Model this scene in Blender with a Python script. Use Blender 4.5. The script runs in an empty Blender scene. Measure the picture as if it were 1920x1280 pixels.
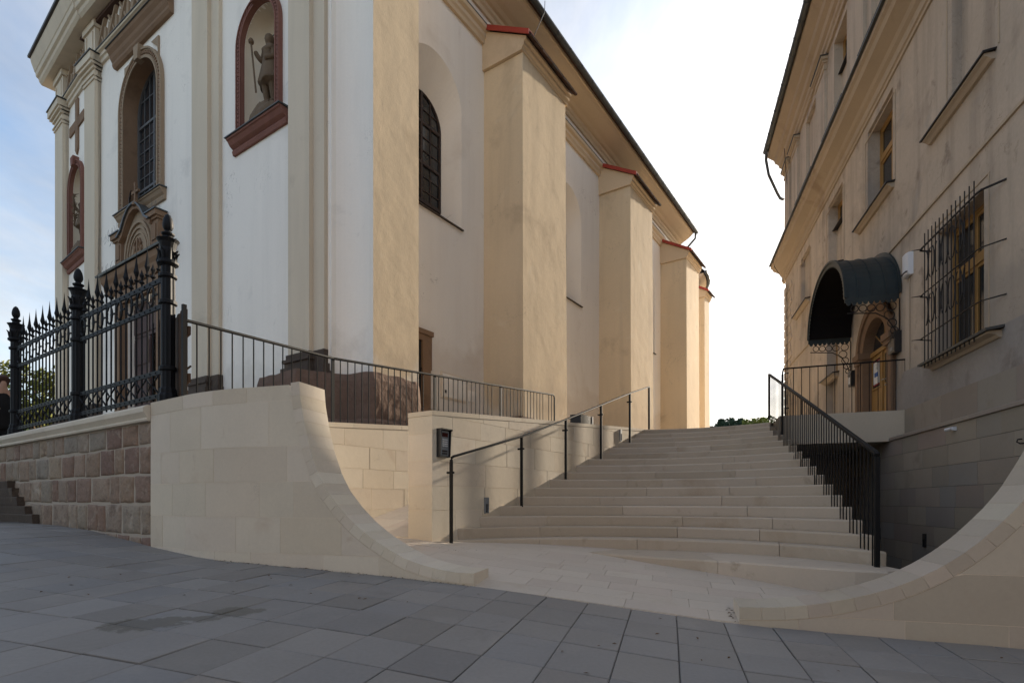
import bpy, bmesh, math, random
import numpy as np
from mathutils import Vector, noise as mnoise
random.seed(7)
C = bpy.context.scene
COL = C.collection
R = math.radians

# ------------------------------------------------------------------ camera, sky, sun, exposure
cd = bpy.data.cameras.new('camera'); cam = bpy.data.objects.new('camera', cd); COL.objects.link(cam)
cam.location = (0, 0, 0); cam.rotation_euler = (R(90), 0, 0)
cd.sensor_width = 36; cd.lens = 36*1036/1920; cd.shift_y = 300/1920
cd.clip_start = .05; cd.clip_end = 3000
C.camera = cam
SUN_AZ, SUN_EL = R(38.8), R(17.5)          # azimuth measured from +Y towards +X
sd = Vector((math.sin(SUN_AZ)*math.cos(SUN_EL), math.cos(SUN_AZ)*math.cos(SUN_EL), math.sin(SUN_EL)))
sl = bpy.data.lights.new('sun', 'SUN'); sl.energy = 3.8; sl.angle = R(1.2); sl.color = (1, .86, .68)
so = bpy.data.objects.new('sun', sl); COL.objects.link(so); so.location = (30, 30, 30)
so.rotation_euler = (-sd).to_track_quat('-Z', 'Y').to_euler()
W = bpy.data.worlds.new('World'); C.world = W; W.use_nodes = True
nt = W.node_tree; N = nt.nodes; Lk = nt.links
for x in list(N): N.remove(x)
def wn(t, **k):
    x = N.new(t)
    for a, v in k.items(): setattr(x, a, v)
    return x
out = wn('ShaderNodeOutputWorld'); bg = wn('ShaderNodeBackground'); sky = wn('ShaderNodeTexSky')
sky.sky_type = 'NISHITA'; sky.sun_disc = False; sky.sun_elevation = SUN_EL; sky.sun_rotation = SUN_AZ
sky.air_density = 1.0; sky.dust_density = .8; sky.ozone_density = 1.5
bg.inputs['Strength'].default_value = .10
tc = wn('ShaderNodeTexCoord')
sep = wn('ShaderNodeSeparateXYZ'); Lk.new(tc.outputs['Generated'], sep.inputs[0])
def wmath(op, a, b=None, c=None, clamp=False):
    m = wn('ShaderNodeMath', operation=op); m.use_clamp = clamp
    for i, v in enumerate((a, b, c)):
        if v is None: continue
        if isinstance(v, (int, float)): m.inputs[i].default_value = v
        else: Lk.new(v, m.inputs[i])
    return m.outputs[0]
zz = wmath('ADD', wmath('MAXIMUM', sep.outputs[2], 0), .22)
px, py = wmath('DIVIDE', sep.outputs[0], zz), wmath('DIVIDE', sep.outputs[1], zz)
cmb = wn('ShaderNodeCombineXYZ'); Lk.new(px, cmb.inputs[0]); Lk.new(py, cmb.inputs[1])
mp = wn('ShaderNodeMapping'); Lk.new(cmb.outputs[0], mp.inputs[0]); mp.inputs['Scale'].default_value = (1.0, .55, 1); mp.inputs['Rotation'].default_value = (0, 0, .5); mp.inputs['Location'].default_value = (.7, 2.2, 0)
no = wn('ShaderNodeTexNoise'); Lk.new(mp.outputs[0], no.inputs['Vector']); no.inputs['Scale'].default_value = 1.1; no.inputs['Detail'].default_value = 9; no.inputs['Roughness'].default_value = .58; no.inputs['Distortion'].default_value = .5
dv = wn('ShaderNodeVectorMath', operation='DOT_PRODUCT'); Lk.new(tc.outputs['Generated'], dv.inputs[0]); dv.inputs[1].default_value = sd
veil = wmath('MULTIPLY', wmath('POWER', wmath('MAXIMUM', dv.outputs['Value'], 0), 3.5), .50)       # thin cloud scatters most near the sun
cl = wmath('MULTIPLY_ADD', no.outputs['Fac'], 3.4, -1.22, clamp=True)
fac = wmath('ADD', wmath('MULTIPLY', cl, .8), veil, clamp=True)
glow = wmath('MULTIPLY_ADD', wmath('POWER', wmath('MAXIMUM', dv.outputs['Value'], 0), 6.0), .80, .48)
cb = wn('ShaderNodeMix', data_type='RGBA', blend_type='MIX')
cc = wn('ShaderNodeVectorMath', operation='SCALE'); cc.inputs[0].default_value = (6.15, 5.95, 5.7)
no2 = wn('ShaderNodeTexNoise'); Lk.new(mp.outputs[0], no2.inputs['Vector']); no2.inputs['Scale'].default_value = 1.5; no2.inputs['Detail'].default_value = 8; no2.inputs['Roughness'].default_value = .6; no2.inputs['Distortion'].default_value = .3
body = wmath('MULTIPLY_ADD', no2.outputs['Fac'], 2.2, -.17)
Lk.new(wmath('MULTIPLY', glow, body), cc.inputs['Scale'])
Lk.new(fac, cb.inputs[0]); Lk.new(sky.outputs[0], cb.inputs[6]); Lk.new(cc.outputs[0], cb.inputs[7])
Lk.new(cb.outputs[2], bg.inputs['Color']); Lk.new(bg.outputs[0], out.inputs['Surface'])
vs = C.view_settings; vs.view_transform = 'Standard'; vs.look = 'None'; vs.gamma = 1; vs.use_curve_mapping = False
vs.exposure = 1.58
C.cycles.max_bounces = 8; C.cycles.diffuse_bounces = 4

# ------------------------------------------------------------------ frames (plan directions)
def nv(x, y):
    l = math.hypot(x, y); return (x/l, y/l)
S = nv(700/1036, 1); NN = (-S[1], S[0])            # along the church side / away from the alley
BD = nv(295/1036, 1); NB = (-BD[1], BD[0])         # along the old house / out of its wall
T2 = (.962, -.274); B2 = (.274, .962)              # along the street / away from it
B0 = (-1.063, 7.35)
class Fr:
    def __init__(s, org, A, O): s.o, s.A, s.O = org, A, O
    def p(s, a, o, z): return (s.o[0]+a*s.A[0]+o*s.O[0], s.o[1]+a*s.A[1]+o*s.O[1], z)
FS = Fr(B0, S, (-NN[0], -NN[1]))                   # church side: out = -offset
kf = .95
FF = Fr((B0[0]+kf*S[0], B0[1]+kf*S[1]), NN, (-S[0], -S[1]))
LBo = (B0[0]+.95*S[0]+14.11*NN[0], B0[1]+.95*S[1]+14.11*NN[1])
FL = Fr(LBo, (-.787, .617), (-.617, -.787))
KX = (-3.273, 5.951)
FW = Fr(KX, NN, (-S[0], -S[1]))
P4 = (1.824, 4.5)
FT = Fr(P4, T2, (-B2[0], -B2[1]))
FR = Fr((7.72, 10.8), BD, NB)

# ------------------------------------------------------------------ materials
MT = {}
def M(name, cols, rough=.85, spec=.3, big=.8, bigv=.12, fine=30, finev=.06, bump=.12, bfine=60, bbig=6, rnd=0, metal=0,
      dirt=None, streak=None, extra=None, coat=0, crack=None, splash=None):
    """cols: one colour or a list picked per object; dirt=(colour, scale, threshold, strength); streak=(colour, strength)"""
    m = bpy.data.materials.new(name); m.use_nodes = True; t = m.node_tree; n = t.nodes; l = t.links
    for x in list(n): n.remove(x)
    o = n.new('ShaderNodeOutputMaterial'); b = n.new('ShaderNodeBsdfPrincipled'); l.new(b.outputs[0], o.inputs[0])
    b.inputs['Roughness'].default_value = rough; b.inputs['Specular IOR Level'].default_value = spec; b.inputs['Metallic'].default_value = metal
    if coat: b.inputs['Coat Weight'].default_value = coat
    g = n.new('ShaderNodeNewGeometry'); oi = n.new('ShaderNodeObjectInfo')
    def mul(v, s):
        x = n.new('ShaderNodeVectorMath'); x.operation = 'SCALE'; l.new(v, x.inputs[0])
        if isinstance(s, (int, float)): x.inputs['Scale'].default_value = s
        else: l.new(s, x.inputs['Scale'])
        return x.outputs[0]
    def math_(op, a, bb, clamp=False):
        x = n.new('ShaderNodeMath'); x.operation = op; x.use_clamp = clamp
        for i, v in enumerate((a, bb)):
            if isinstance(v, (int, float)): x.inputs[i].default_value = v
            else: l.new(v, x.inputs[i])
        return x.outputs[0]
    pos = g.outputs['Position']
    if rnd:
        cx = n.new('ShaderNodeCombineXYZ')
        for i in range(3): l.new(math_('MULTIPLY', oi.outputs['Random'], 37.0+11*i), cx.inputs[i])
        ad = n.new('ShaderNodeVectorMath'); ad.operation = 'ADD'; l.new(pos, ad.inputs[0]); l.new(cx.outputs[0], ad.inputs[1]); pv = ad.outputs[0]
    else: pv = pos
    def noise(scale, det=4, v=None, rg=.55, dist=0):
        x = n.new('ShaderNodeTexNoise'); l.new(v or pv, x.inputs['Vector']); x.inputs['Scale'].default_value = scale
        x.inputs['Detail'].default_value = det; x.inputs['Roughness'].default_value = rg; x.inputs['Distortion'].default_value = dist
        return x.outputs['Fac']
    if isinstance(cols[0], (tuple, list)):
        r = n.new('ShaderNodeValToRGB'); e = r.color_ramp.elements
        while len(e) < len(cols): e.new(.5)
        for i, c in enumerate(cols): e[i].position = i/max(1, len(cols)-1); e[i].color = (*c, 1)
        l.new(oi.outputs['Random'], r.inputs[0]); col = r.outputs[0]
    else:
        r = n.new('ShaderNodeRGB'); r.outputs[0].default_value = (*cols, 1); col = r.outputs[0]
    v = math_('ADD', math_('MULTIPLY', math_('SUBTRACT', noise(big, 6), .5), bigv*4), 1.0)
    v = math_('ADD', v, math_('MULTIPLY', math_('SUBTRACT', noise(fine, 5), .5), finev*4))
    if rnd:
        wn_ = n.new('ShaderNodeTexWhiteNoise'); wn_.noise_dimensions = '1D'; l.new(math_('MULTIPLY', oi.outputs['Random'], 91.7), wn_.inputs['W'])
        v = math_('ADD', v, math_('MULTIPLY', math_('SUBTRACT', wn_.outputs['Value'], .5), rnd*2))
    col = mul(col, v)
    def mix(a, c, f):
        x = n.new('ShaderNodeMix'); x.data_type = 'RGBA'; l.new(f, x.inputs[0]); l.new(a, x.inputs[6])
        if isinstance(c, tuple): x.inputs[7].default_value = (*c, 1)
        else: l.new(c, x.inputs[7])
        return x.outputs[2]
    for d in (dirt or []):
        dc, sc, th, st = d
        f = math_('MULTIPLY', math_('SUBTRACT', noise(sc, 7, None, .62, .4), th), 9.0, True)
        col = mix(col, dc, math_('MULTIPLY', f, st))
    if streak:
        mpn = n.new('ShaderNodeMapping'); l.new(pv, mpn.inputs[0]); mpn.inputs['Scale'].default_value = (3.2, 3.2, .22)
        f = math_('MULTIPLY', math_('SUBTRACT', noise(1.0, 6, mpn.outputs[0]), .47), 3.0, True)
        col = mix(col, streak[0], math_('MULTIPLY', f, streak[1]))
    if crack:
        f = math_('SUBTRACT', 1.0, math_('DIVIDE', math_('ABSOLUTE', math_('SUBTRACT', noise(crack[1], 5, None, .7, 1.2), .5), 0), .0035), True)
        gate = math_('MULTIPLY', math_('SUBTRACT', noise(crack[1]*.8+.13, 2), .56), 12.0, True)
        col = mix(col, (.16, .13, .10), math_('MULTIPLY', math_('MULTIPLY', f, gate), crack[0]))
    if splash:
        sz = n.new('ShaderNodeSeparateXYZ'); l.new(pos, sz.inputs[0])
        for (zt, sc, colr, st) in splash:
            hgt = math_('ADD', math_('SUBTRACT', zt, sz.outputs[2]), math_('MULTIPLY', math_('SUBTRACT', noise(sc, 6, None, .6, .5), .5), 5.0))
            col = mix(col, colr, math_('MULTIPLY', math_('MULTIPLY', hgt, 1.3, True), st))
    if extra: col = extra(n, l, col, pos, mix, math_, noise)
    l.new(col, b.inputs['Base Color'])
    if bump:
        h = math_('ADD', math_('MULTIPLY', noise(bbig, 4), .7), math_('MULTIPLY', noise(bfine, 4), .12))
        bp = n.new('ShaderNodeBump'); bp.inputs['Strength'].default_value = bump; bp.inputs['Distance'].default_value = .03
        l.new(h, bp.inputs['Height']); l.new(bp.outputs[0], b.inputs['Normal'])
    MT[name] = m
    return m
white_pl = M('white_plaster', (.88, .825, .75), .9, .15, .5, .03, 25, .02, .14, 70, 3, dirt=[((.58, .55, .51), .6, .59, .45), ((.50, .47, .43), 2.5, .66, .4)], streak=((.60, .57, .52), .28), crack=(.5, .7), splash=[(2.9, .7, (.55, .50, .44), .45)])
side_pl = M('cream_plaster', (.83, .78, .715), .9, .15, .5, .035, 25, .02, .14, 70, 3, dirt=[((.60, .52, .44), .5, .58, .35), ((.52, .45, .38), 1.9, .64, .35)], streak=((.66, .59, .52), .28), crack=(.5, .6), splash=[(4.2, .6, (.60, .50, .40), .4), (2.6, .9, (.70, .66, .61), .5)])
ochre_pl = M('ochre_plaster', (.66, .535, .375), .9, .15, .45, .06, 22, .035, .5, 45, 2.0, dirt=[((.43, .335, .23), .6, .56, .5), ((.72, .63, .49), 1.1, .60, .5), ((.36, .29, .21), 2.4, .64, .45)], streak=((.45, .36, .25), .4), crack=(.6, .55), splash=[(3.6, .6, (.48, .385, .28), .45), (2.5, .8, (.70, .65, .57), .6)])
trim_pl = M('stone_grey_trim_plaster', (.64, .55, .43), .9, .15, .6, .04, 25, .02, .08, 60, 4, dirt=[((.35, .29, .23), .8, .6, .3)], streak=((.40, .35, .28), .3))
corn_pl = M('ochre_cornice_plaster', (.60, .47, .325), .9, .15, .6, .05, 22, .03, .1, 50, 4, dirt=[((.40, .30, .20), .9, .6, .4)])
house_pl = M('weathered_house_plaster', (.525, .44, .355), .92, .12, .35, .13, 18, .05, .45, 40, 2.0,
             dirt=[((.28, .225, .18), .42, .545, .55), ((.37, .345, .32), .8, .565, .5), ((.66, .55, .44), 1.3, .585, .5), ((.20, .155, .125), 2.2, .60, .6)], streak=((.25, .205, .17), .65), crack=(.7, .5), splash=[(3.4, .5, (.31, .275, .24), .6)])
rough_pl = M('patched_grey_render', (.33, .30, .275), .95, .1, .9, .13, 14, .06, .5, 25, 3, dirt=[((.20, .17, .15), 1.1, .55, .6), ((.46, .42, .37), 2.2, .6, .5)])
house_corn = M('house_cornice_plaster', (.47, .38, .285), .9, .12, .6, .07, 20, .03, .12, 45, 3, dirt=[((.30, .22, .16), .7, .57, .5)])
sandst = M('new_beige_sandstone', [(.60, .53, .42), (.635, .57, .465), (.605, .53, .435), (.575, .50, .39), (.645, .575, .47)], .82, .2, 1.5, .05, 35, .035, .09, 90, 10, rnd=.035,
           dirt=[((.46, .345, .25), 1.3, .60, .4), ((.68, .61, .50), 1.0, .60, .35), ((.40, .30, .21), 4.5, .66, .5)], crack=(.35, 1.1))
stepst = M('step_sandstone', [(.475, .40, .31), (.52, .445, .36), (.45, .38, .295), (.495, .415, .325)], .8, .22, 1.2, .05, 30, .03, .07, 90, 8, rnd=.05, dirt=[((.36, .275, .19), .9, .56, .5), ((.29, .23, .165), 3.6, .61, .5), ((.62, .55, .45), 1.7, .60, .4)])
paver_m = M('landing_sandstone', [(.535, .465, .385), (.56, .495, .415), (.54, .46, .385), (.565, .50, .415)],   .78, .25, 1.2, .05, 30, .04, .07, 90, 8, rnd=.03, dirt=[((.46, .37, .28), 1.7, .58, .4)])
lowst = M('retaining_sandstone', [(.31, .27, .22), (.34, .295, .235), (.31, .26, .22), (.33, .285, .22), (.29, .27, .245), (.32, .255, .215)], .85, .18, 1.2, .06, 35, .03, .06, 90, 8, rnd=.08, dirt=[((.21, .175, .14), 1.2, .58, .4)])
wingR = M('shaded_wing_sandstone', [(.45, .39, .305), (.48, .425, .34), (.45, .38, .31), (.42, .365, .29)], .82, .2, 1.5, .05, 35, .03, .06, 90, 10, rnd=.06, dirt=[((.40, .32, .24), 1.4, .58, .4)])  # same sandstone as the left wing, with shade and vignette put into its colour
mortar = M('pale_mortar', (.68, .59, .48), .95, .1, 3, .06, 40, .04, .1)
mortar_d = M('old_lime_mortar', (.40, .345, .285), .95, .1, 3, .1, 40, .06, .3, 40, 12)
joint = M('dark_joint_sand', (.12, .112, .10), .95, .1, 3, .1, 50, .1, .1)
rub = M('rubble_sandstone', [(.265, .188, .142), (.29, .235, .182), (.25, .207, .17), (.285, .197, .135), (.21, .142, .115), (.305, .238, .172), (.25, .222, .186)], .92, .12, 3.0, .12, 28, .14, 1.3, 45, 12, rnd=.06,
        dirt=[((.15, .11, .085), 7.0, .54, .6), ((.46, .40, .33), 4.0, .58, .5)])
rockm = M('red_brown_rock', (.165, .112, .088), .92, .12, 1.6, .14, 16, .10, .7, 35, 9, dirt=[((.09, .065, .055), 2.0, .55, .5), ((.28, .20, .15), 3.0, .62, .5)])
darkstone = M('dark_weathered_stone', (.085, .066, .054), .9, .15, 2, .15, 25, .1, .5, 30, 8, dirt=[((.19, .15, .11), 3, .58, .4)])
brown_st = M('brown_sandstone', (.24, .155, .10), .88, .15, 1.5, .10, 30, .05, .2, 60, 10, dirt=[((.14, .09, .06), 1.2, .56, .5)])
tan_st = M('tan_carved_sandstone', (.33, .245, .17), .88, .15, 1.5, .08, 30, .05, .25, 60, 10, dirt=[((.20, .14, .095), 1.5, .57, .5)])
pink_st = M('dusty_red_sandstone', (.22, .105, .082), .88, .15, 2.0, .10, 30, .05, .2, 60, 10, dirt=[((.17, .08, .07), 2.0, .57, .4), ((.38, .23, .19), 3, .62, .3)])
def stains(n, l, col, pos, mix, math_, noise):
    sp = n.new('ShaderNodeSeparateXYZ'); l.new(pos, sp.inputs[0]); tot = None
    for (x, y, r) in ((-2.32, 3.37, .24), (-2.16, 3.47, .20), (-1.98, 3.58, .13), (-1.90, 3.77, .20), (-1.80, 3.83, .12)):
        dx, dy = math_('SUBTRACT', sp.outputs[0], x), math_('SUBTRACT', sp.outputs[1], y)
        d = math_('ADD', math_('MULTIPLY', dx, dx), math_('MULTIPLY', dy, dy))
        f = math_('SUBTRACT', 1.0, math_('DIVIDE', d, r*r), True)
        tot = f if tot is None else math_('MAXIMUM', tot, f)
    f = math_('MULTIPLY', math_('SUBTRACT', math_('ADD', math_('MULTIPLY', tot, .8), math_('MULTIPLY', noise(11, 6, None, .7), 1.7)), 1.22), 6.0, True)
    gate = math_('MULTIPLY', f, math_('MULTIPLY', tot, 8.0, True))
    return mix(col, (.070, .062, .042), math_('MULTIPLY', gate, .55))
slab_m = M('grey_concrete_slab', [(.195, .192, .192), (.228, .216, .205), (.205, .193, .180), (.240, .228, .216), (.205, .201, .200), (.222, .203, .185)], .62, .35, 1.1, .08, 45, .07, .07, 140, 14, rnd=.09,
           dirt=[((.29, .268, .245), 1.5, .57, .45), ((.10, .095, .09), 6.0, .66, .5), ((.14, .132, .125), 2.3, .60, .4)], extra=stains)
ground_m = M('old_asphalt', (.06, .06, .062), .9, .2, .5, .1, 40, .1, .2)
plaza_m = M('plaza_sandstone_setts', (.50, .43, .33), .85, .2, .8, .08, 12, .08, .2)
grass_m = M('hill_grass', (.07, .095, .035), .95, .1, .2, .2, 4, .15, .2)
steel = M('anthracite_steel', (.011, .0115, .0125), .6, .16, 5, .05, 60, .03, .03, 200, 30, metal=.0)
iron = M('painted_cast_iron', (.008, .009, .0115), .58, .2, 5, .1, 50, .08, .1, 120, 25)
rusty = M('dark_wrought_iron', (.020, .016, .014), .6, .35, 6, .2, 60, .1, .1)
black_metal = M('black_sheet_metal', (.018, .017, .018), .5, .4, 3, .1, 40, .05, .06)
zinc = M('weathered_zinc', (.075, .082, .085), .5, .45, 2, .15, 30, .06, .08, metal=.3)
red_metal = M('red_painted_flashing', (.33, .045, .028), .5, .4, 2, .08, 40, .04, .05)
tile_m = M('dark_clay_roof_tile', [(.05, .032, .027), (.085, .045, .033), (.045, .04, .038), (.10, .055, .04)], .85, .2, 4, .12, 40, .06, .3, rnd=.15)
wood_y = M('ochre_painted_wood', (.34, .195, .065), .55, .35, 3, .08, 40, .05, .06, dirt=[((.24, .12, .03), 2.0, .58, .4)])
wood_b = M('brown_plank_wood', [(.085, .05, .03), (.07, .04, .026), (.10, .06, .034)], .75, .25, 4, .15, 50, .08, .25, rnd=.1)
wood_p = M('purple_brown_door_wood', (.085, .052, .048), .7, .3, 3, .12, 50, .06, .15)
winframe = M('rusty_window_bars', (.055, .038, .032), .65, .35, 6, .15, 60, .08, .1)
lead = M('grey_glazing_bars', (.10, .10, .103), .6, .4, 6, .1, 60, .05, .05)
pane_m = M('old_window_glass', [(.012, .013, .015), (.02, .022, .026), (.028, .03, .035)], .12, .5, 4, .1, 20, .05, .03, 30, 5, rnd=.2)
pane_c = M('curtained_window_glass', [(.09, .092, .095), (.12, .12, .12)], .15, .5, 4, .1, 20, .05, .02, 30, 5)
copper = M('dark_patinated_copper', (.022, .032, .034), .48, .45, 2.5, .2, 30, .08, .08, 60, 8, dirt=[((.055, .085, .078), 2.2, .6, .45)])
black_in = M('unlit_black_lining', (.012, .010, .010), .9, .1)  # near-black colour stands in for unlit insides behind openings and under the canopy
white_pv = M('white_plastic', (.72, .72, .74), .4, .4, 3, .02, 40, .02, .01)
grey_pv = M('grey_metal_box', (.19, .205, .22), .6, .4, 3, .05, 40, .03, .02)
black_pv = M('black_plastic', (.016, .016, .018), .4, .5, 3, .05, 40, .03, .02)
silver = M('brushed_steel', (.42, .42, .43), .32, .5, 3, .04, 90, .04, .02, metal=.9)
key_m = M('keypad_white', (.62, .64, .66), .4, .4, 3, .02, 40, .02, 0)
disp_m = M('dark_red_display', (.05, .008, .006), .2, .5, 3, .02, 40, .02, 0)
paper = M('white_paper', (.70, .70, .69), .8, .2, 3, .03, 40, .02, 0)
paper_b = M('blue_print', (.06, .13, .34), .7, .2, 3, .03, 40, .02, 0)
paper_r = M('red_print', (.34, .03, .03), .7, .2, 3, .03, 40, .02, 0)
bronze_st = M('statue_sandstone', (.15, .105, .068), .85, .2, 4, .15, 30, .08, .4, 50, 14, dirt=[((.10, .07, .05), 4, .54, .55), ((.33, .27, .20), 5, .6, .4)])
leaf_d = M('dark_green_leaves', [(.035, .06, .022), (.045, .075, .025), (.03, .05, .02)], .75, .25, 2, .2, 20, .1, 0)
leaf_y = M('yellow_green_leaves', [(.15, .16, .03), (.10, .13, .03)], .7, .25, 2, .2, 20, .1, 0)
leaf_c = M('conifer_needles', [(.045, .070, .045), (.055, .08, .05)], .85, .15, 2, .2, 20, .1, 0)
leaf_b = M('brown_dry_leaf', (.10, .05, .022), .85, .15, 20, .2, 60, .1, 0)
bark = M('bark', (.09, .065, .045), .95, .1, 4, .2, 30, .1, .6)
skin = M('skin', (.50, .30, .22), .6, .35, 4, .04, 40, .02, 0)
hair_m = M('brown_hair', (.06, .025, .016), .6, .4, 8, .2, 80, .15, .3)
coat_m = M('black_coat', (.018, .018, .02), .9, .15, 6, .1, 40, .1, .2)
scarf_m = M('grey_cloth', (.28, .28, .27), .9, .15, 6, .1, 40, .1, .2)
car_m = M('white_car_paint', (.75, .76, .78), .25, .5, 3, .01, 40, .01, 0, coat=.6)
rubber = M('tyre_rubber', (.02, .02, .02), .85, .2)
granite = M('grey_garden_wall_stone', (.22, .21, .20), .9, .15, 2, .12, 20, .1, .3)

# ------------------------------------------------------------------ mesh helpers
class MB:
    def __init__(s): s.v = []; s.f = []; s.smooth = False
    def add(s, vs, fs):
        k = len(s.v); s.v += [tuple(x) for x in vs]; s.f += [tuple(i+k for i in f) for f in fs]; return s
    def prism(s, lo, hi):
        n = len(lo)
        return s.add(list(lo)+list(hi), [tuple(range(n-1, -1, -1)), tuple(range(n, 2*n))]+[(i, (i+1) % n, n+(i+1) % n, n+i) for i in range(n)])
    def box(s, F, a0, a1, o0, o1, z0, z1):
        q = [(a0, o0), (a1, o0), (a1, o1), (a0, o1)]
        return s.prism([F.p(a, o, z0) for a, o in q], [F.p(a, o, z1) for a, o in q])
    def az(s, F, poly, o0, o1):       # polygon in the wall plane, pushed from o0 to o1
        return s.prism([F.p(a, o0, z) for a, z in poly], [F.p(a, o1, z) for a, z in poly])
    def oz(s, F, prof, a0, a1):       # moulding profile run along the wall
        return s.prism([F.p(a0, o, z) for o, z in prof], [F.p(a1, o, z) for o, z in prof])
    def xy(s, poly, z0, z1):
        return s.prism([(x, y, z0) for x, y in poly], [(x, y, z1) for x, y in poly])
    def loft(s, rings, closed=True, caps=True, loop=False):
        n = len(rings[0]); m = len(rings); vs = [p for r in rings for p in r]; fs = []
        for i in range(m if loop else m-1):
            for j in range(n if closed else n-1):
                a, b = i*n+j, i*n+(j+1) % n; c, d = ((i+1) % m)*n+(j+1) % n, ((i+1) % m)*n+j
                fs.append((a, b, c, d))
        if caps and closed and not loop: fs += [tuple(range(n-1, -1, -1)), tuple(range((m-1)*n, m*n))]
        return s.add(vs, fs)
    def tube(s, pts, r, n=8, loop=False, flat=None):
        P = [Vector(p) for p in pts]; rings = []; m = len(P)
        for i, p in enumerate(P):
            if loop: d = P[(i+1) % m]-P[i-1]
            else: d = P[min(i+1, m-1)]-P[max(i-1, 0)]
            d.normalize(); u = Vector((0, 0, 1)) if abs(d.z) < .95 else Vector((S[0], S[1], 0))
            x = d.cross(u).normalized(); y = x.cross(d)
            rr = r[i] if isinstance(r, (list, tuple)) else r
            ra, rb = (rr, rr) if not flat else (rr*flat[0], rr*flat[1])
            rings.append([tuple(p+x*ra*math.cos(2*math.pi*k/n+math.pi/n)+y*rb*math.sin(2*math.pi*k/n+math.pi/n)) for k in range(n)])
        return s.loft(rings, loop=loop)
    def lathe(s, x, y, prof, n=16, flute=0):
        rings = [[(x+r*(1-(flute*(k % 2) if 1 else 0))*math.cos(2*math.pi*k/n), y+r*(1-(flute*(k % 2)))*math.sin(2*math.pi*k/n), z) for k in range(n)] for r, z in prof]
        return s.loft(rings)
    def quadstrip(s, A, Bq):
        n = len(A); return s.add(list(A)+list(Bq), [(i, i+1, n+i+1, n+i) for i in range(n-1)])
def mesh_of(mb, name, mat, loc=(0, 0, 0), recalc=True):
    me = bpy.data.meshes.new(name)
    me.from_pydata([(x-loc[0], y-loc[1], z-loc[2]) for x, y, z in mb.v], [], mb.f)
    if recalc:
        bm = bmesh.new(); bm.from_mesh(me); bmesh.ops.recalc_face_normals(bm, faces=bm.faces); bm.to_mesh(me); bm.free()
    if mat: me.materials.append(mat)
    if mb.smooth: me.polygons.foreach_set('use_smooth', [True]*len(me.polygons))
    me.update()
    return me
WL = {}                                # world location of every thing and part (all unrotated)
def link(name, data, parent, wloc):
    o = bpy.data.objects.new(name, data); COL.objects.link(o)
    if parent is not None:
        o.parent = parent; pl = WL[parent.name]; o.location = (wloc[0]-pl[0], wloc[1]-pl[1], wloc[2]-pl[2])
    else: o.location = wloc
    WL[o.name] = tuple(wloc)
    return o
def part(name, mb, mat, parent, loc=None, kind=None, label=None):
    wl = loc or WL[parent.name]
    o = link(name, mesh_of(mb, name, mat, wl), parent, wl)
    if kind: o['kind'] = kind
    if label: o['label'] = label
    return o
def copyp(src, parent, wloc, rz=None):    # a copy of a part sharing its mesh
    o = src.copy(); COL.objects.link(o); o.parent = parent; pl = WL[parent.name]
    o.location = (wloc[0]-pl[0], wloc[1]-pl[1], wloc[2]-pl[2]); WL[o.name] = tuple(wloc)
    if rz is not None: o.rotation_euler = (0, 0, rz)
    return o
def tag(o, label, cat, group=None):
    o['label'] = label; o['category'] = cat
    if group: o['group'] = group
    return o
def thing(name, loc, label, cat, group=None): return tag(link(name, None, None, loc), label, cat, group)
def solo(name, mb, mat, loc, label, cat, group=None): return tag(link(name, mesh_of(mb, name, mat, loc), None, loc), label, cat, group)
def struct(name, mb, mat, loc=(0, 0, 0)):
    o = link(name, mesh_of(mb, name, mat, loc) if mb else None, None, loc); o['kind'] = 'structure'; return o
def ang(F): return math.atan2(F.A[1], F.A[0])
def clip(poly, a, b, c):                  # keep a*x+b*y<=c
    r = []
    for i in range(len(poly)):
        p, q = poly[i], poly[(i+1) % len(poly)]; dp, dq = a*p[0]+b*p[1]-c, a*q[0]+b*q[1]-c
        if dp <= 0: r.append(p)
        if dp*dq < 0:
            t = dp/(dp-dq); r.append((p[0]+t*(q[0]-p[0]), p[1]+t*(q[1]-p[1])))
    return r
def arch(ac, hw, z0, zs, rise, n=20):     # opening outline: left foot, up, over, right foot
    return [(ac+hw, z0)]+[(ac+hw*math.cos(math.pi*i/n), zs+rise*math.sin(math.pi*i/n)) for i in range(n+1)]+[(ac-hw, z0)]
def wall_open(mb, F, a0, a1, z0, z1, o0, o1, ops):
    """solid wall with openings; an opening is ('r',a0,a1,z0,z1) or ('a',centre,half width,sill,spring,rise)"""
    cur = a0
    spans = sorted([((o[1], o[2]) if o[0] == 'r' else (o[1]-o[2], o[1]+o[2])) for o in ops])
    byspan = {}
    for o in ops:
        k = (o[1], o[2]) if o[0] == 'r' else (o[1]-o[2], o[1]+o[2]); byspan.setdefault(k, []).append(o)
    for k in spans:
        if k not in byspan: continue
        if k[0] > cur: mb.box(F, cur, k[0], o0, o1, z0, z1)
        z = z0
        for o in sorted(byspan[k], key=lambda q: q[3]):
            if o[3] > z: mb.box(F, k[0], k[1], o0, o1, z, o[3])
            if o[0] == 'r': z = o[4]
            else:
                _, c, hw, zz0, zs, rise = o; n = 24; top = z1
                for i in range(n):
                    t0, t1 = math.pi*i/n, math.pi*(i+1)/n
                    pa, pb = (c+hw*math.cos(t0), zs+rise*math.sin(t0)), (c+hw*math.cos(t1), zs+rise*math.sin(t1))
                    mb.az(F, [pa, (pa[0], top), (pb[0], top), pb], o0, o1)
                z = top
        if z < z1: mb.box(F, k[0], k[1], o0, o1, z, z1)
        cur = k[1]; del byspan[k]
    if cur < a1: mb.box(F, cur, a1, o0, o1, z0, z1)
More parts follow.
